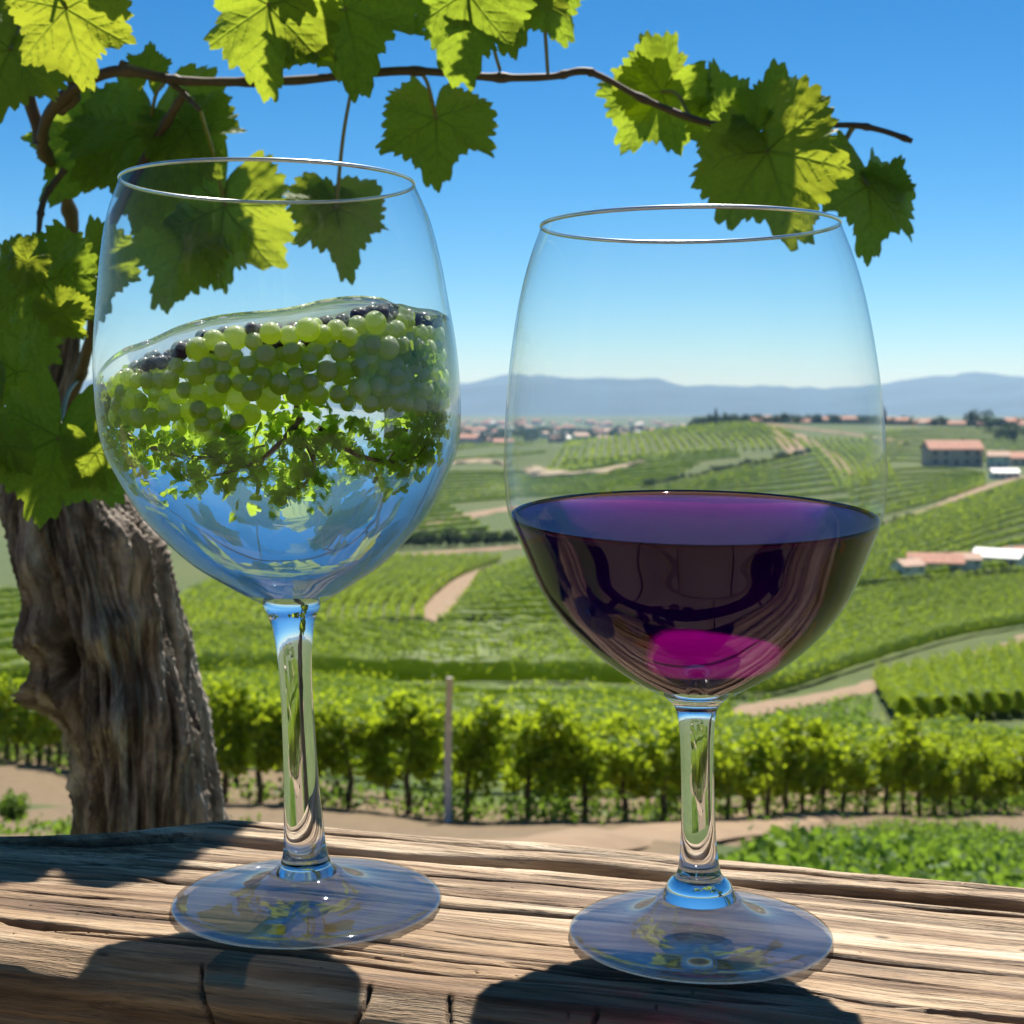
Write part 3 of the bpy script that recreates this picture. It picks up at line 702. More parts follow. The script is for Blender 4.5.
# ------------------------------------------------------------------ the glasses
def prof_px(tab, zc, s):
    """(py, radius px) pairs -> smooth (z, r) profile, bottom to top"""
    T = sorted([((zc-py)*s, r*s) for py, r in tab]); return np.array(T)
def smooth_prof(T, n):
    z = np.linspace(T[0, 0], T[-1, 0], n); P = spline([tuple(t) for t in T], n*4)
    o = np.argsort(P[:, 0]); return z, np.interp(z, P[o, 0], P[o, 1])
def lathe(zs, rs_, shear, n=128, close_top=False, close_bot=False):
    V = []
    for z, r in zip(zs, rs_):
        for k in range(n):
            a = 2*math.pi*k/n; V.append((r*math.cos(a)+shear*z, r*math.sin(a), z))
    Fc = grid_faces(len(zs), n, wrap_v=True)[:, ::-1].tolist()
    m = len(zs)
    if close_bot: V.append((shear*zs[0], 0, zs[0])); c = len(V)-1; Fc += [[c, (k+1) % n, k] for k in range(n)]
    if close_top: V.append((shear*zs[-1], 0, zs[-1])); c = len(V)-1; Fc += [[c, (m-1)*n+k, (m-1)*n+(k+1) % n] for k in range(n)]
    return V, Fc
def _noop(): pass
def liquid(zs, rs_, shear, zb, surf, name, mat, loc, n=160, inset=.9975, rings=40):
    """closed body of liquid filling the bowl profile up to a free surface"""
    def Rz(z): return np.interp(z, zs, rs_)*inset-.0004
    V = []; nz = 60
    for k in range(n):
        a = 2*math.pi*k/n; r = Rz(.15)
        for _ in range(6): zt = surf(r*math.cos(a), r*math.sin(a)); r = Rz(zt)
        top = zt+.0009
        for j in range(nz):
            t = j/(nz-1); t = t**1.6 if t < 1 else 1; z = zb+(top-zb)*t; rr = Rz(min(z, zt))
            V.append((rr*math.cos(a)+shear*z, rr*math.sin(a), z))
    Fc = grid_faces(n, nz, wrap_u=True).tolist(); base = len(V)
    for j in range(1, rings):
        q = 1-j/rings; q = q if j > 3 else 1-(j/3*.035)
        for k in range(n):
            x0, y0, z0 = V[k*nz+nz-1]; x0 -= shear*z0; x = x0*q; y = y0*q; z = surf(x, y)+.0009*math.exp(-(1-q)/.012)
            V.append((x+shear*z, y, z))
    for j in range(rings-1):
        for k in range(n):
            k2 = (k+1) % n
            if j == 0: a, b = k*nz+nz-1, k2*nz+nz-1
            else: a, b = base+(j-1)*n+k, base+(j-1)*n+k2
            Fc.append([a, b, base+j*n+k2, base+j*n+k])
    V.append((shear*surf(0, 0), 0, surf(0, 0))); c = len(V)-1
    Fc += [[base+(rings-2)*n+k, base+(rings-2)*n+(k+1) % n, c] for k in range(n)]
    V.append((shear*zb, 0, zb)); c = len(V)-1; Fc += [[k*nz, c, ((k+1) % n)*nz] for k in range(n)]
    me = mesh(name, V, Fc)
    import bmesh
    bm = bmesh.new(); bm.from_mesh(me); bmesh.ops.recalc_face_normals(bm, faces=bm.faces); bm.to_mesh(me); bm.free()
    o = obj(name, me, mat); o.location = loc; o.cycles.is_caustics_caster = False; return o
def wine_glass(px, pyc, tabB, tabS, shear_px, footr, label):
    Y = CZ*F/(pyc-HOR); s = Y/F; X = (px-512)*s; root = empty('wine_glass', (X, Y, 0)); sh = shear_px/1.0
    tag(root, label, 'wine glass')
    TB_ = prof_px(tabB, pyc, s); zs, rs_ = smooth_prof(TB_, 150)
    V, Fc = lathe(zs, rs_, sh, 160); b = obj('bowl', mesh('bowl', V, Fc), M_thin, root)
    # rolled rim
    zr, rr = zs[-1], rs_[-1]; V = []
    for k in range(160):
        a = 2*math.pi*k/160
        for j in range(10):
            q = 2*math.pi*j/10; r = rr+.0005*math.cos(q); V.append((r*math.cos(a)+sh*zr, r*math.sin(a), zr+.0006*math.sin(q)))
    rim = obj('rim', mesh('rim', V, grid_faces(160, 10, wrap_u=True, wrap_v=True)[:, ::-1]), M_rim, b)
    # solid stem with flared top
    TS = prof_px(tabS, pyc, s); zt, rt = smooth_prof(TS, 90)
    V, Fc = lathe(zt, rt, sh, 72, True, True); st = obj('stem', mesh('stem', V, Fc), M_glass, root); st.cycles.is_caustics_caster = True
    # foot: thin disc swelling to the stem
    R0 = footr*s; r1 = rt[0]; z1 = zt[0]-.0002
    prof = [(R0*.2, .0004), (R0*.6, .0006), (R0*.93, .0003), (R0*.985, .0004), (R0, .0013), (R0*.985, .0022), (R0*.93, .0027)]
    for t in np.linspace(.1, 1, 24): r = R0*.93+(r1-R0*.93)*t; prof.append((r, .0027+(z1-.0027)*(t**4.2)*.96+.0022*t))
    P = np.array(prof); P[-1, 1] = z1; V = []; n = 128
    for (r, z) in P:
        for k in range(n): a = 2*math.pi*k/n; V.append((r*math.cos(a)+sh*z, r*math.sin(a), z))
    Fc = grid_faces(len(P), n, wrap_v=True)[:, ::-1].tolist(); V.append((0, 0, .0008)); c = len(V)-1
    Fc += [[c, (k+1) % n, k] for k in range(n)]; V.append((sh*z1, 0, z1)); c = len(V)-1; m = len(P)
    Fc += [[c, (m-1)*n+k, (m-1)*n+(k+1) % n] for k in range(n)]
    me = mesh('foot', V, Fc); ft = obj('foot', me, M_foot, root)
    return root, X, Y, s, zs, rs_, zt[-1]
LT = [(183, 145), (220, 159), (260, 167.5), (300, 173), (340, 178), (380, 180), (420, 179), (450, 174), (475, 163), (500, 150), (520, 137), (545, 114), (565, 92), (582, 66), (594, 46), (602, 31)]
LS = [(597, 27), (603, 29), (609, 27), (616, 24), (635, 19.5), (660, 17), (700, 16), (760, 17), (810, 19), (845, 21), (862, 25), (872, 30)]
gl_, X, Y, s, zs, rs_, ztop = wine_glass(308, 903, LT, LS, -39/720, 134, 'wine glass of water and grapes left of the wine')
gl_['label'] = 'clear wine glass on the left holding water and green grapes'
def wsurf(x, y):
    z = np.interp(x, [-.056, -.048, -.036, -.02, 0, .02, .036, .045, .056], [.1585, .164, .1705, .1755, .179, .1825, .1835, .181, .177])
    z0 = float(z)
    return z0+.0008*math.sin(x*140+y*60)+.0006*math.sin(y*190-x*50)+.045*y
water = liquid(zs, rs_, -39/720, ztop+.0012, wsurf, 'water', M_water, (X, Y, 0))
def top_mat():
    m = solid_glass('water_surface', 1.33, (1, 1, 1)); g = [x for x in m.t.nodes if x.type == 'BSDF_GLASS'][0]
    t = m.n('ShaderNodeBsdfTransparent'); t.inputs[0].default_value = (.97, 1, .95, 1); mx = m.n('ShaderNodeMixShader'); mx.inputs[0].default_value = .85
    m.l(g.outputs[0], mx.inputs[1]); m.l(t.outputs[0], mx.inputs[2]); m.l(mx.outputs[0], m.out.inputs[0]); return m.m
water.data.materials.append(top_mat())
for p in water.data.polygons:
    if p.normal.z > .75: p.material_index = 1
tag(water, 'clear tilted water with a wavy surface in the left glass', 'water', kind='thing')
LX, LY, Ls, Lzs, Lrs = X, Y, s, zs, rs_
RT = [(226, 148), (262, 161), (300, 171), (345, 179), (395, 185), (459, 189), (490, 188), (515, 184.5), (557, 168), (590, 154), (616, 137), (638, 117), (655, 98), (672, 75), (686, 52), (694, 37)]
RS = [(689, 31), (695, 33), (701, 27), (710, 20.5), (730, 17.5), (772, 16.5), (820, 17), (850, 18.5), (872, 22), (880, 29), (886, 33), (892, 35), (897, 37)]
gr_, X, Y, s, zs, rs_, ztop = wine_glass(700, 936, RT, RS, -11/710, 131, 'clear wine glass on the right holding dark red wine')
def rsurf(x, y): return .1203+.078*y
wine = liquid(zs, rs_, -11/710, ztop+.0012, rsurf, 'red_wine', M_wine, (X, Y, 0))
sa = wine.data.attributes.new('free_surface', 'FLOAT', 'FACE')
sa.data.foreach_set('value', np.array([1.0 if p.normal.z > .75 else 0.0 for p in wine.data.polygons], dtype=np.float32))
# translucent magenta sheet added to stand in for light refracted low in the bowl
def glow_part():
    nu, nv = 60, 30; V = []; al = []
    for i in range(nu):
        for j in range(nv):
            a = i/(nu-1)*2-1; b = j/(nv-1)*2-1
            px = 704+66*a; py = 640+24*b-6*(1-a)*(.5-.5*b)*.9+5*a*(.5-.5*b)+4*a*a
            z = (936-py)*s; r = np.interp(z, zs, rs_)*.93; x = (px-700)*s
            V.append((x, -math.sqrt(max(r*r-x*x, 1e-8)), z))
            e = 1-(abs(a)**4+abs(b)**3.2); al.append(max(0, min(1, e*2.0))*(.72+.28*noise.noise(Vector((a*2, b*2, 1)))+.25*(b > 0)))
    me = mesh('painted_wine_glow', V, grid_faces(nu, nv)); at_ = me.attributes.new('thick', 'FLOAT', 'POINT'); at_.data.foreach_set('value', np.clip(al, 0, 1).astype(np.float32))  # attribute only fades the glow sheet out toward its edges
    m = N('painted_wine_glow'); t = m.n('ShaderNodeBsdfTranslucent'); t.inputs[0].default_value = (.8, .06, 1, 1)
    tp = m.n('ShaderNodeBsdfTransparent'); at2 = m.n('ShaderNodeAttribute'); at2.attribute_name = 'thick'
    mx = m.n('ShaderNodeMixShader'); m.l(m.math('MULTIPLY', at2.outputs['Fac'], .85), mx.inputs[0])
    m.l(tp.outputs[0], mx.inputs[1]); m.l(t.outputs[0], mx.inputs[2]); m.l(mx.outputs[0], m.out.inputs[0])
    o = obj('painted_wine_glow', me, m.m, wine); o['label'] = 'added magenta sheet imitating the glow of light low in the wine'
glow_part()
tag(wine, 'dark purple red wine half filling the right glass', 'wine', kind='thing')

# ------------------------------------------------------------------ grapes and leafy sprigs in the water
def grape_mat(name, c1, c2, tr, bloom_sunlit):
    m = N(name); v = m.coord(); oi = m.n('ShaderNodeObjectInfo')
    c = m.mix(oi.outputs['Random'], c1, c2); c = m.mix(m.math('MULTIPLY', m.noise(v, 2.2, 3), .35), c, tuple(x*.55 for x in c1))
    sp = m.n('ShaderNodeSeparateXYZ'); m.l(v, sp.inputs[0])
    # pale cap on the upper end: waxy frosting plus painted sunlit top
    k = m.math('ADD', sp.outputs[2], m.math('MULTIPLY', m.math('SUBTRACT', m.noise(v, 3, 5), .5), .8))
    k = m.math('ADD', k, m.math('MULTIPLY', m.math('SUBTRACT', oi.outputs['Random'], .5), .7))
    c = m.mix(m.math('MULTIPLY', m.ramp(k, [(.22, (0, 0, 0)), (.36, (1, 1, 1))]), bloom_sunlit), c, (.80, .82, .80))
    m.base(c); m.set(Roughness=.22)
    t = m.n('ShaderNodeBsdfTranslucent'); t.inputs[0].default_value = (*tr, 1); mx = m.n('ShaderNodeMixShader'); mx.inputs[0].default_value = .5
    m.l(m.b.outputs[0], mx.inputs[1]); m.l(t.outputs[0], mx.inputs[2]); m.l(mx.outputs[0], m.out.inputs[0]); return m.m
M_gg = grape_mat('green_grape_skin', (.46, .62, .06), (.72, .80, .16), (.85, 1, .16), .8)
M_gp = grape_mat('purple_grape_skin', (.035, .02, .05), (.12, .07, .16), (.12, .04, .12), .55)
M_sprig = foliage('small_leaf', (.16, .30, .03), (.36, .54, .07), (.60, .90, .08), .55, 60)
def berry_mesh():
    import bmesh
    bm = bmesh.new(); bmesh.ops.create_uvsphere(bm, u_segments=24, v_segments=16, radius=1)
    for v in bm.verts: v.co.z *= 1.06
    me = bpy.data.meshes.new('grape'); bm.to_mesh(me); bm.free()
    for p in me.polygons: p.use_smooth = True
    return me
def water_point(px, py, depth_frac):
    """place in the bowl: on a shell inside the wall, front half"""
    z = (903-py)*Ls; r = np.interp(z, Lzs, Lrs)*depth_frac; x = (px-308)*Ls+39/720*z
    if abs(x) > r*.98: x = math.copysign(r*.98, x)
    return x-39/720*z, -math.sqrt(max(r*r-x*x, 0)), z
bmG = berry_mesh(); bmP = bmG.copy(); bmG.materials.append(M_gg); bmP.materials.append(M_gp)
def bunch(name, label, pts, me, stempath, cat='grapes'):
    root = empty(name, (LX, LY, 0)); tag(root, label, cat)
    for (x, y, z, r) in pts:
        g = bpy.data.objects.new('grape', me); COL.objects.link(g); g.parent = root; g.location = (x, y, z); g.scale = (r,)*3
        g.rotation_euler = (random.uniform(-.2, .9), random.uniform(-.4, .4), 0); g.cycles.is_caustics_receiver = True
    if stempath:
        P = spline([water_point(*q) for q in stempath], 24); V, Fc = tube(P, np.linspace(.0011, .0006, 24), 8, .4, 400)
        o = obj('stalk', mesh('stalk', V, Fc), M_cane, root); o.cycles.is_caustics_receiver = True
    return root
def pack(n, xr, yfn, r0, r1, dfr, have, seed):
    rs = random.Random(seed); out = []; tries = 0
    while len(out) < n and tries < 9000:
        tries += 1; px = rs.uniform(*xr); lo, hi = yfn(px); py = rs.uniform(lo, hi); r = rs.uniform(r0, r1); d = rs.uniform(*dfr)
        x, y, z = water_point(px, py, d)
        if z+r > wsurf(x+39/720*z*0, y)+.0002: continue
        if all((x-a)**2+(y-b)**2+(z-c)**2 > ((r+q)*.80)**2 for a, b, c, q in have): out.append((x, y, z, r)); have.append((x, y, z, r))
    return out
have = []
top = lambda px: float(np.interp(px, [100, 150, 250, 340, 445], [386, 352, 332, 322, 330]))
g1 = pack(85, (225, 405), lambda p: (top(p)+2, top(p)+74), .0024, .0035, (.82, .89), have, 1)
g2 = pack(75, (150, 330), lambda p: (top(p)+30, top(p)+98-abs(p-250)*.35), .0021, .0032, (.80, .88), have, 2)
g3 = pack(60, (330, 442), lambda p: (top(p)+8, top(p)+80), .0019, .0031, (.80, .88), have, 3)
p1 = pack(46, (120, 440), lambda p: (top(p)-8, top(p)+30), .0019, .0030, (.76, .86), have, 4)
p2 = pack(22, (112, 200), lambda p: (top(p)+6, top(p)+55), .0022, .0034, (.78, .86), have, 5)
bunch('grape_bunch', 'bright green grape bunch at the middle of the water in the left glass', g1, bmG, [(300, 345, .6), (310, 400, .6), (312, 455, .6)])
bunch('grape_bunch', 'dull green grape bunch hanging lowest in the water of the left glass', g2, bmG, [(200, 380, .5), (240, 430, .55), (225, 480, .6)])
bunch('grape_bunch', 'small green grape bunch by the right wall of the left glass', g3, bmG, [(380, 360, .6), (390, 420, .6), (370, 470, .65)])
bunch('grape_bunch', 'dark purple grape bunch just under the wavy water surface', p1, bmP, None)
bunch('grape_bunch', 'small frosted purple grape bunch at the left wall of the water', p2, bmP, None)
def sprig(label, path, n, spread, seed, lsz=.0026):
    rs = np.random.default_rng(seed); root = empty('leafy_sprig', (LX, LY, 0)); tag(root, label, 'sprig')
    P = spline([water_point(*q) for q in path], 30); V, Fc = tube(P, np.linspace(.0009, .0003, 30), 7, .4, 500)
    o = obj('twig', mesh('twig', V, Fc), M_cane, root); o.cycles.is_caustics_receiver = True
    i = rs.integers(0, 30, n); nb = 60; off = rs.normal(size=(nb, 3))*np.array([spread, spread*.12, spread*.6]); cl = P[rs.integers(0, 30, nb)]+off
    k = rs.integers(0, nb, n); Q = np.where((rs.random(n) < .75)[:, None], cl[k]+rs.normal(size=(n, 3))*.0024, P[i]+rs.normal(size=(n, 3))*.003)
    # little lobed leaves: five-pointed fans
    a = rs.normal(size=(n, 3)); a /= np.linalg.norm(a, axis=1)[:, None]; b = np.cross(a, rs.normal(size=(n, 3))); b /= np.linalg.norm(b, axis=1)[:, None]; c = np.cross(a, b)
    V = []; Fc = []
    keep = 0
    for q in range(n):
        z = Q[q][2]; rmax = np.interp(z, Lzs, Lrs)*.95; xx = Q[q][0]+39/720*z
        if math.hypot(xx, Q[q][1]) > rmax or z > wsurf(xx, Q[q][1])-.003: continue
        sz = lsz*rs.uniform(.6, 1.3); o_ = len(V); V.append(tuple(Q[q]))
        for j in range(13):
            t = -2.7+5.4*j/12; rr = sz*(1, .86, .74, .86)[(j+2) % 4]*(.8+.2*math.cos(t))*rs.uniform(.88, 1.12)
            V.append(tuple(Q[q]+a[q]*math.cos(t)*rr+b[q]*math.sin(t)*rr+c[q]*rr*.2*math.cos(2*t)))
        Fc += [[o_, o_+j+1, o_+j+2] for j in range(12)]
    o = obj('leaves', mesh('leaves', V, Fc, False), M_sprig, root); o['kind'] = 'stuff'; o.cycles.is_caustics_receiver = True; return root
sprig('leafy green sprig with a dark twig hanging lowest at the centre of the water', [(322, 415, .83), (292, 448, .83), (258, 462, .83), (222, 468, .83)], 195, .0085, 21)
sprig('leafy sprig trailing to the pointed tip in the right half of the water', [(315, 425, .83), (330, 450, .83), (325, 470, .83), (305, 488, .83)], 157, .0055, 22)
sprig('leafy sprig with pale leaves by the right wall of the water', [(335, 425, .83), (365, 448, .83), (395, 455, .83), (415, 450, .84)], 247, .0085, 23)
sprig('leafy sprig hugging the upper right wall of the water', [(405, 355, .83), (422, 390, .84), (428, 425, .86), (415, 450, .86)], 317, .0075, 24)
sprig('leafy sprig hugging the left wall of the water', [(112, 385, .86), (122, 412, .86), (140, 438, .86), (165, 458, .84)], 317, .0075, 25)
sprig('loose leafy sprig behind the lowest grapes of the water', [(160, 430, .83), (200, 445, .83), (240, 450, .83), (290, 440, .83)], 241, .0080, 26)

# ------------------------------------------------------------------ the gnarled vine with its leaves
VINE = empty('old_grapevine', (-.40, 1.15, -.8)); tag(VINE, 'old gnarled grapevine with leafy canes leaning behind the left glass', 'grapevine')
VO = Vector((-.40, 1.15, -.8))
def W(px, py, Y): return Vector(((px-512)/F*Y, Y, CZ-(py-HOR)/F*Y))
def trunk():
    TY = 1.08
    ctl = [(W(190, 1560, 1.16), .075), (W(176, 1200, 1.12), .066), (W(160, 960, 1.09), .060), (W(150, 830, TY), .050), (W(138, 740, TY), .0475), (W(122, 660, TY), .046),
           (W(94, 590, TY), .044), (W(68, 530, TY), .041), (W(50, 470, TY), .033), (W(48, 410, TY), .022), (W(62, 350, TY), .012), (W(60, 290, TY), .009)]
    m = 420; P = spline([tuple(c[0]) for c in ctl], m); rad = spline([(c[1], 0) for c in ctl], m)[:, 0]; n = 260
    V = []; cr = []; uv = []
    for i in range(m):
        p = Vector(P[i]); t = Vector(P[min(i+1, m-1)]-P[max(i-1, 0)]).normalized(); a = t.cross(Vector((0, 1, 0))).normalized(); b = a.cross(t).normalized()
        L = i/m*2.3
        for k in range(n):
            an = 2*math.pi*k/n; tw = an+L*.9
            q = Vector((math.cos(tw)*1.5, math.sin(tw)*1.5, L*1.3))
            f1 = noise.fractal(q*1.3, 1, 2, 3); rid = 1-abs(noise.noise(Vector((math.cos(tw)*4.2, math.sin(tw)*4.2, L*2.2))))*2.2
            rid2 = 1-abs(noise.noise(Vector((math.cos(tw)*11, math.sin(tw)*11, L*5+3))))*2.5
            fine = noise.fractal(Vector((math.cos(tw)*30, math.sin(tw)*30, L*9)), .6, 2, 4)+.8*(abs(noise.noise(Vector((math.cos(tw)*17, math.sin(tw)*17, L*4))))-.25)
            g = min(0, rid2+.1)
            r = rad[i]*(1+.26*f1+.17*(rid-.6)+.09*(rid2-.5)+.045*fine)
            lump = 0
            for (lk, la, ls, lh) in [(.445, 5.9, .07, .50), (.56, 3.6, .10, .28), (.52, 5.6, .05, .30), (.40, 4.5, .05, .22), (.36, 3.6, .06, .2), (.49, 4.3, .04, .25), (.30, 3.4, .06, .22)]:
                da = (an-la+math.pi) % (2*math.pi)-math.pi; lump += lh*math.exp(-((i/m-lk)/(ls*.55))**2-(da/.55)**2)
            r *= 1+lump
            V.append(p+(a*math.cos(an)+b*math.sin(an))*r-VO); cr.append(max(0, min(1, (-rid*.6-.15)))+max(0, min(.9, -rid2*1.5))); uv.append((tw/6.283, L))
    me = mesh('trunk', V, grid_faces(m, n, wrap_v=True)[:, ::-1])
    A_ = me.attributes.new('crack', 'FLOAT', 'POINT'); A_.data.foreach_set('value', np.clip(cr, 0, 1).astype(np.float32))
    ul = me.uv_layers.new(name='UVMap'); idx = np.empty(len(me.loops), dtype=np.int32); me.loops.foreach_get('vertex_index', idx)
    uvv = np.array(uv)[idx]; ul.data.foreach_set('uv', uvv.astype(np.float32).ravel())
    return obj('trunk', me, M_bark, VINE)
trunk()
def cane(name, pts, r0, r1, mat=None, parent=None, n=60, kn=.25):
    P = spline([tuple(W(*p)-VO) for p in pts], n); rr = np.linspace(r0, r1, n)
    for i in range(0, n, 13): rr[i:i+2] *= 1+kn
    V, Fc = tube(P, rr, 10, .25, 60); return obj(name, mesh(name, V, Fc), mat or M_cane, parent or VINE)
cane('arm', [(60, 300, 1.08), (72, 230, 1.05), (60, 180, 1.0), (42, 142, .95), (60, 100, .92), (110, 72, .9), (165, 78, .9)], .0048, .003)
cane('cane', [(120, 66, .9), (165, 78, .9), (205, 82, .9), (300, 80, .9), (360, 74, .9), (420, 71, .9), (490, 77, .9), (548, 77, .9), (580, 71, .9), (600, 76, .9), (650, 102, .9), (712, 124, .9), (770, 127, .9), (846, 125, .9), (880, 130, .9), (912, 141, .9)], .0029, .0017, n=160)
cane('cane', [(64, 420, 1.05), (78, 380, 1.02), (92, 330, .98), (100, 250, .95), (150, 150, .95), (185, 92, .92)], .0045, .0025)
cane('cane', [(64, 170, .95), (44, 200, .94), (38, 240, .93), (36, 270, .93)], .0022, .0014)
cane('cane', [(60, 110, .93), (75, 95, .92), (60, 60, .9), (20, 20, .9), (-60, -60, .9)], .0036, .002)
cane('cane', [(42, 142, .95), (20, 60, .93), (10, -80, .86), (60, -260, .8), (200, -420, .74)], .0045, .003)
cane('cane', [(200, -420, .74), (320, -520, .72), (520, -560, .72)], .004, .002)
cane('cane', [(165, 78, .9), (185, 95, .9), (200, 110, .89)], .0022, .0014)
cane('cane', [(852, 128, .9), (840, 150, .9), (826, 172, .9), (824, 215, .89)], .0016, .0011, M_shoot)

def leaf_mesh(seed):
    rs = random.Random(seed)
    na, nr = 264, 36
    # five lobes; angle 0 = tip, sinus at pi
    lob = [(0, 1.0, .42), (.95+rs.uniform(-.08, .08), .86, .36), (-.95+rs.uniform(-.08, .08), .86, .36), (1.95, .70, .42), (-1.95, .70, .42)]
    ph = rs.uniform(0, 6); V = []; vein = []
    def rad(a):
        v = max(h*math.exp(-((a-c)/w_)**2*.55) for c, h, w_ in lob); v = max(v, .72)
        v = v*(.93+.07*math.cos(a*3+ph)); s_ = math.pi-abs(a)
        v *= min(1, .18+s_/.40)
        saw = (a*17/math.pi*1.0+ph) % 1.0; big = abs(saw-.35)/.65
        saw2 = (a*41/math.pi+ph) % 1.0
        v *= 1-.11*big**1.0-.035*saw2
        return v
    V.append((0, 0, 0)); vein.append(1)
    mains = [(0, 1.0), (.92, .85), (-.92, .85), (1.9, .66), (-1.9, .66)]
    segs = []
    for a, L in mains:
        d = Vector((math.sin(a), math.cos(a))); segs.append((Vector((0, 0)), d*L*.93, .011, .004))
        for k in range(1, 6):
            q = d*L*(.12+.15*k)
            for sg in (-1, 1):
                e = a+sg*.75; segs.append((q, q+Vector((math.sin(e), math.cos(e)))*L*(.34-.04*k), .006, .003))
    cup = rs.uniform(-.15, .35); fold = rs.uniform(.1, .45); wv = rs.uniform(.04, .09)
    for j in range(1, nr+1):
        t = j/nr
        for k in range(na):
            a = -math.pi+2*math.pi*(k+.5)/na; r = rad(a)*t; x = r*math.sin(a); y = r*math.cos(a)
            vd = 0; p = Vector((x, y))
            for (s0, s1, w0, w1) in segs:
                ab = s1-s0; u = max(0, min(1, (p-s0).dot(ab)/ab.dot(ab))); dd = (p-(s0+ab*u)).length; ww = w0+(w1-w0)*u
                if dd < ww*2.2: vd = max(vd, math.exp(-(dd/ww)**2))
            z = -cup*(x*x+y*y)*.8+fold*abs(x)*.55-fold*.35*x*x
            z += wv*math.sin(a*5+ph)*t**2+.5*wv*math.sin(a*11+2*ph)*t**3+.05*noise.noise(Vector((x*3+seed, y*3, 0)))
            z -= vd*.012; z += .012*noise.noise(Vector((x*14, y*14, seed)))
            V.append((x, y-.0, z)); vein.append(vd)
    Fc = [[0, 1+(k+1) % na, 1+k] for k in range(na)]
    for j in range(nr-1):
        for k in range(na): k2 = (k+1) % na; Fc.append([1+j*na+k, 1+j*na+k2, 1+(j+1)*na+k2, 1+(j+1)*na+k])
    me = mesh('leaf', V, Fc); A_ = me.attributes.new('vein', 'FLOAT', 'POINT'); A_.data.foreach_set('value', np.array(vein, dtype=np.float32))
    me.materials.append(M_leaf); return me
LM = [leaf_mesh(100+i) for i in range(6)]
pet = None
def leaf(px, py, Y, size_px, tip=180, tilt=0, turn=0, k=0, lab=None, pets=None):
    """px,py: petiole junction; tip: image direction of the tip (0 up, 90 right, 180 down); tilt: tip toward the camera; turn: about the midrib"""
    o = bpy.data.objects.new('leaf', LM[k % 6]); COL.objects.link(o); o.parent = VINE
    a = R(tip); t = Vector((math.sin(a), 0, math.cos(a))); n = Vector((0, -1, 0))
    ax = t.cross(n); t2 = Matrix.Rotation(R(tilt), 3, ax) @ t; n2 = Matrix.Rotation(R(tilt), 3, ax) @ n
    n2 = Matrix.Rotation(R(turn), 3, t2) @ n2; x2 = t2.cross(n2)
    s_ = size_px/F*Y; M = Matrix((x2, t2, n2)).transposed().to_4x4()
    o.matrix_local = Matrix.Translation(W(px, py, Y)-VO) @ M @ Matrix.Scale(s_, 4)
    if lab: o['label'] = lab
    if pets:
        q = [W(px, py, Y)-VO, (W(px, py, Y)+W(*pets))*.5-VO+Vector((0, -.004, .006)), W(*pets)-VO]
        P = spline([tuple(v) for v in q], 12); V, Fc = tube(P, np.linspace(.0013, .0011, 12), 7)
        Mi = (Matrix.Translation(W(px, py, Y)-VO) @ M @ Matrix.Scale(s_, 4)).inverted()
        V = [Mi @ Vector(v) for v in V]; obj('petiole', mesh('petiole', V, Fc), M_shoot, o)
    return o
# canopy seen in the picture
leaf(66, 8, .80, 98, 172, -22, 10, 0, 'bright sunlit leaf at the top left corner', (70, -30, .82))
leaf(10, 50, .86, 100, 195, 26, -10, 1, None, (40, 20, .9))
leaf(150, 128, .97, 132, 178, 27, 5, 2, 'large shaded leaf behind the left rim', (165, 82, .9))
leaf(105, 140, .99, 100, 215, 27, 0, 0)
leaf(148, 72, .92, 34, 10, 20, 20, 3)
leaf(185, 130, .95, 80, 140, 22, -20, 4)
leaf(268, 4, .84, 112, 188, -15, 15, 5, 'bright leaf left of a shaded one above the left glass', (320, 60, .9))
leaf(345, 8, .86, 116, 165, 26, -5, 0, 'dark shaded leaf hanging over the cane above the left glass', (360, 74, .9))
leaf(468, -8, .83, 105, 190, -18, 20, 1, None, (500, 70, .9))
leaf(505, -15, .85, 92, 172, 25, 0, 3)
leaf(540, -14, .87, 74, 150, -22, -10, 2, None, (548, 77, .9))
leaf(436, 118, .92, 90, 176, 27, -5, 3, 'shaded leaf hanging below the cane above the left rim', (420, 72, .9))
leaf(662, 92, .93, 86, 215, -20, 10, 4, 'bright leaf on the cane between the glasses', (690, 118, .91))
leaf(655, 88, .935, 62, 350, 18, 10, 5)
leaf(722, 122, .93, 70, 352, 20, 35, 0, None, (724, 126, .91))
leaf(764, 120, .93, 62, 18, 20, 20, 1, None, (756, 127, .91))
leaf(768, 152, .86, 122, 168, 24, 25, 2, 'large drooping leaf reaching behind the right rim', (770, 128, .9))
leaf(755, 134, .87, 42, 250, -25, 0, 5)
leaf(868, 185, .88, 96, 178, 24, -30, 3, 'leaf at the end of the cane right of the wine glass', (826, 172, .9))
leaf(880, 190, .89, 46, 30, 20, 20, 4)
leaf(225, 205, .98, 112, 195, -18, 15, 5, 'yellow green leaf seen through the left bowl', (200, 110, .89))
leaf(190, 235, 1.0, 95, 200, 22, 15, 2)
leaf(336, 208, .93, 80, 165, 22, -20, 1, 'small hanging leaf seen through the left bowl', (352, 86, .9))
leaf(332, 206, .935, 40, 300, 5, 20, 0)
leaf(44, 282, .80, 92, 192, 8, 18, 2, 'large leaf left of the left bowl', (36, 270, .93))
leaf(88, 262, .83, 76, 168, -20, -25, 3, None, (100, 250, .95))
leaf(10, 280, .84, 74, 240, -15, 20, 5)
leaf(58, 438, .80, 104, 190, 6, -18, 4, 'lowest leaf hanging over the gnarled trunk', (78, 380, 1.02))
leaf(92, 450, .86, 78, 158, -20, -15, 0)
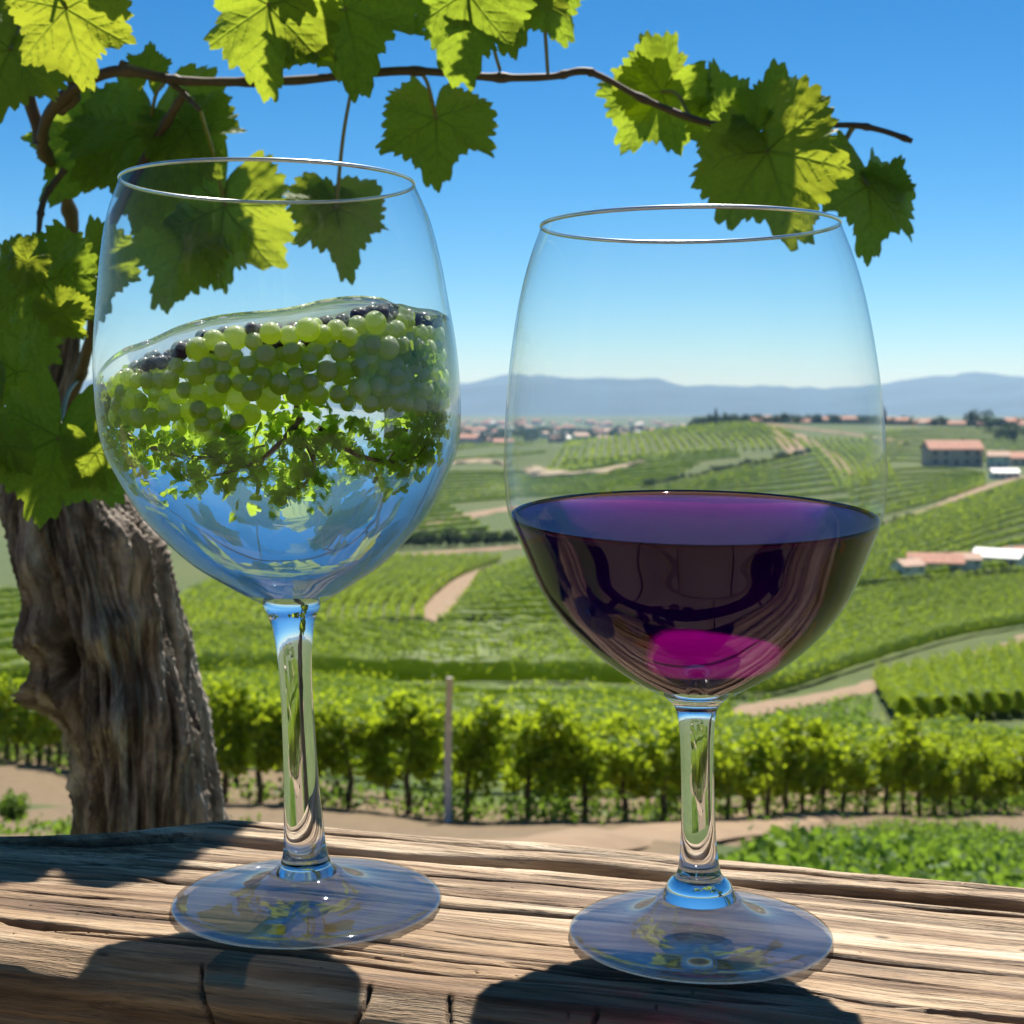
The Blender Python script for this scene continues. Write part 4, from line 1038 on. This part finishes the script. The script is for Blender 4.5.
leaf(5, 420, .86, 90, 200, -18, 20, 1)
leaf(16, 372, .86, 64, 190, -15, 20, 3)
leaf(8, 330, .92, 80, 180, -10, 0, 0)
leaf(62, 312, .78, 44, 150, -25, 10, 5)
leaf(96, 452, .785, 58, 168, -28, -15, 0)
leaf(8, 445, .78, 50, 200, -25, 15, 3)
leaf(28, 262, .785, 40, 230, -20, 10, 1)
# canes higher up that throw the leaf shadows over the beam
for (u, v, H, sz, rot) in [(-.29, .445, .42, .075, 0), (-.315, .44, .50, .065, 1.2), (-.345, .50, .46, .075, 2.2), (-.37, .39, .40, .075, .6), (-.345, .375, .5, .07, 4), (-.27, .50, .55, .045, 2), (-.40, .46, .47, .07, 5)]:
    p = EX*u+EY*v+Vector((SUN.x, SUN.y, SUN.z))*(H/SUN.z)
    o = bpy.data.objects.new('leaf', LM[int(sz*1000) % 6]); COL.objects.link(o); o.parent = VINE
    o.matrix_local = Matrix.Translation(p-VO) @ Matrix.Rotation(rot, 4, 'Z') @ Matrix.Rotation(.35, 4, 'X') @ Matrix.Scale(sz, 4)

# unseen leaves added over the frame to shade chosen leaves from the sun
for (px, py, Y, up, sz, k) in [(140, 200, .97, .26, .10, 0), (355, 60, .86, .16, .075, 2), (515, 40, .86, .15, .045, 3), (440, 160, .92, .24, .06, 4), (30, 330, .80, .34, .05, 2),
                               (75, 500, .80, .40, .035, 0), (775, 225, .86, .26, .055, 3), (735, 180, .86, .27, .05, 4), (862, 235, .88, .26, .06, 5), (190, 290, 1.0, .34, .08, 0), (345, 255, .93, .30, .05, 1), (10, 110, .86, .22, .07, 2)]:
    p = W(px, py, Y)+SUN*up/SUN.z
    o = bpy.data.objects.new('leaf', LM[k]); COL.objects.link(o); o.parent = VINE
    o.matrix_local = Matrix.Translation(p-VO) @ SUN.to_track_quat('Z', 'Y').to_matrix().to_4x4() @ Matrix.Rotation(k*1.3, 4, 'Z') @ Matrix.Rotation(.25, 4, 'X') @ Matrix.Scale(sz, 4)
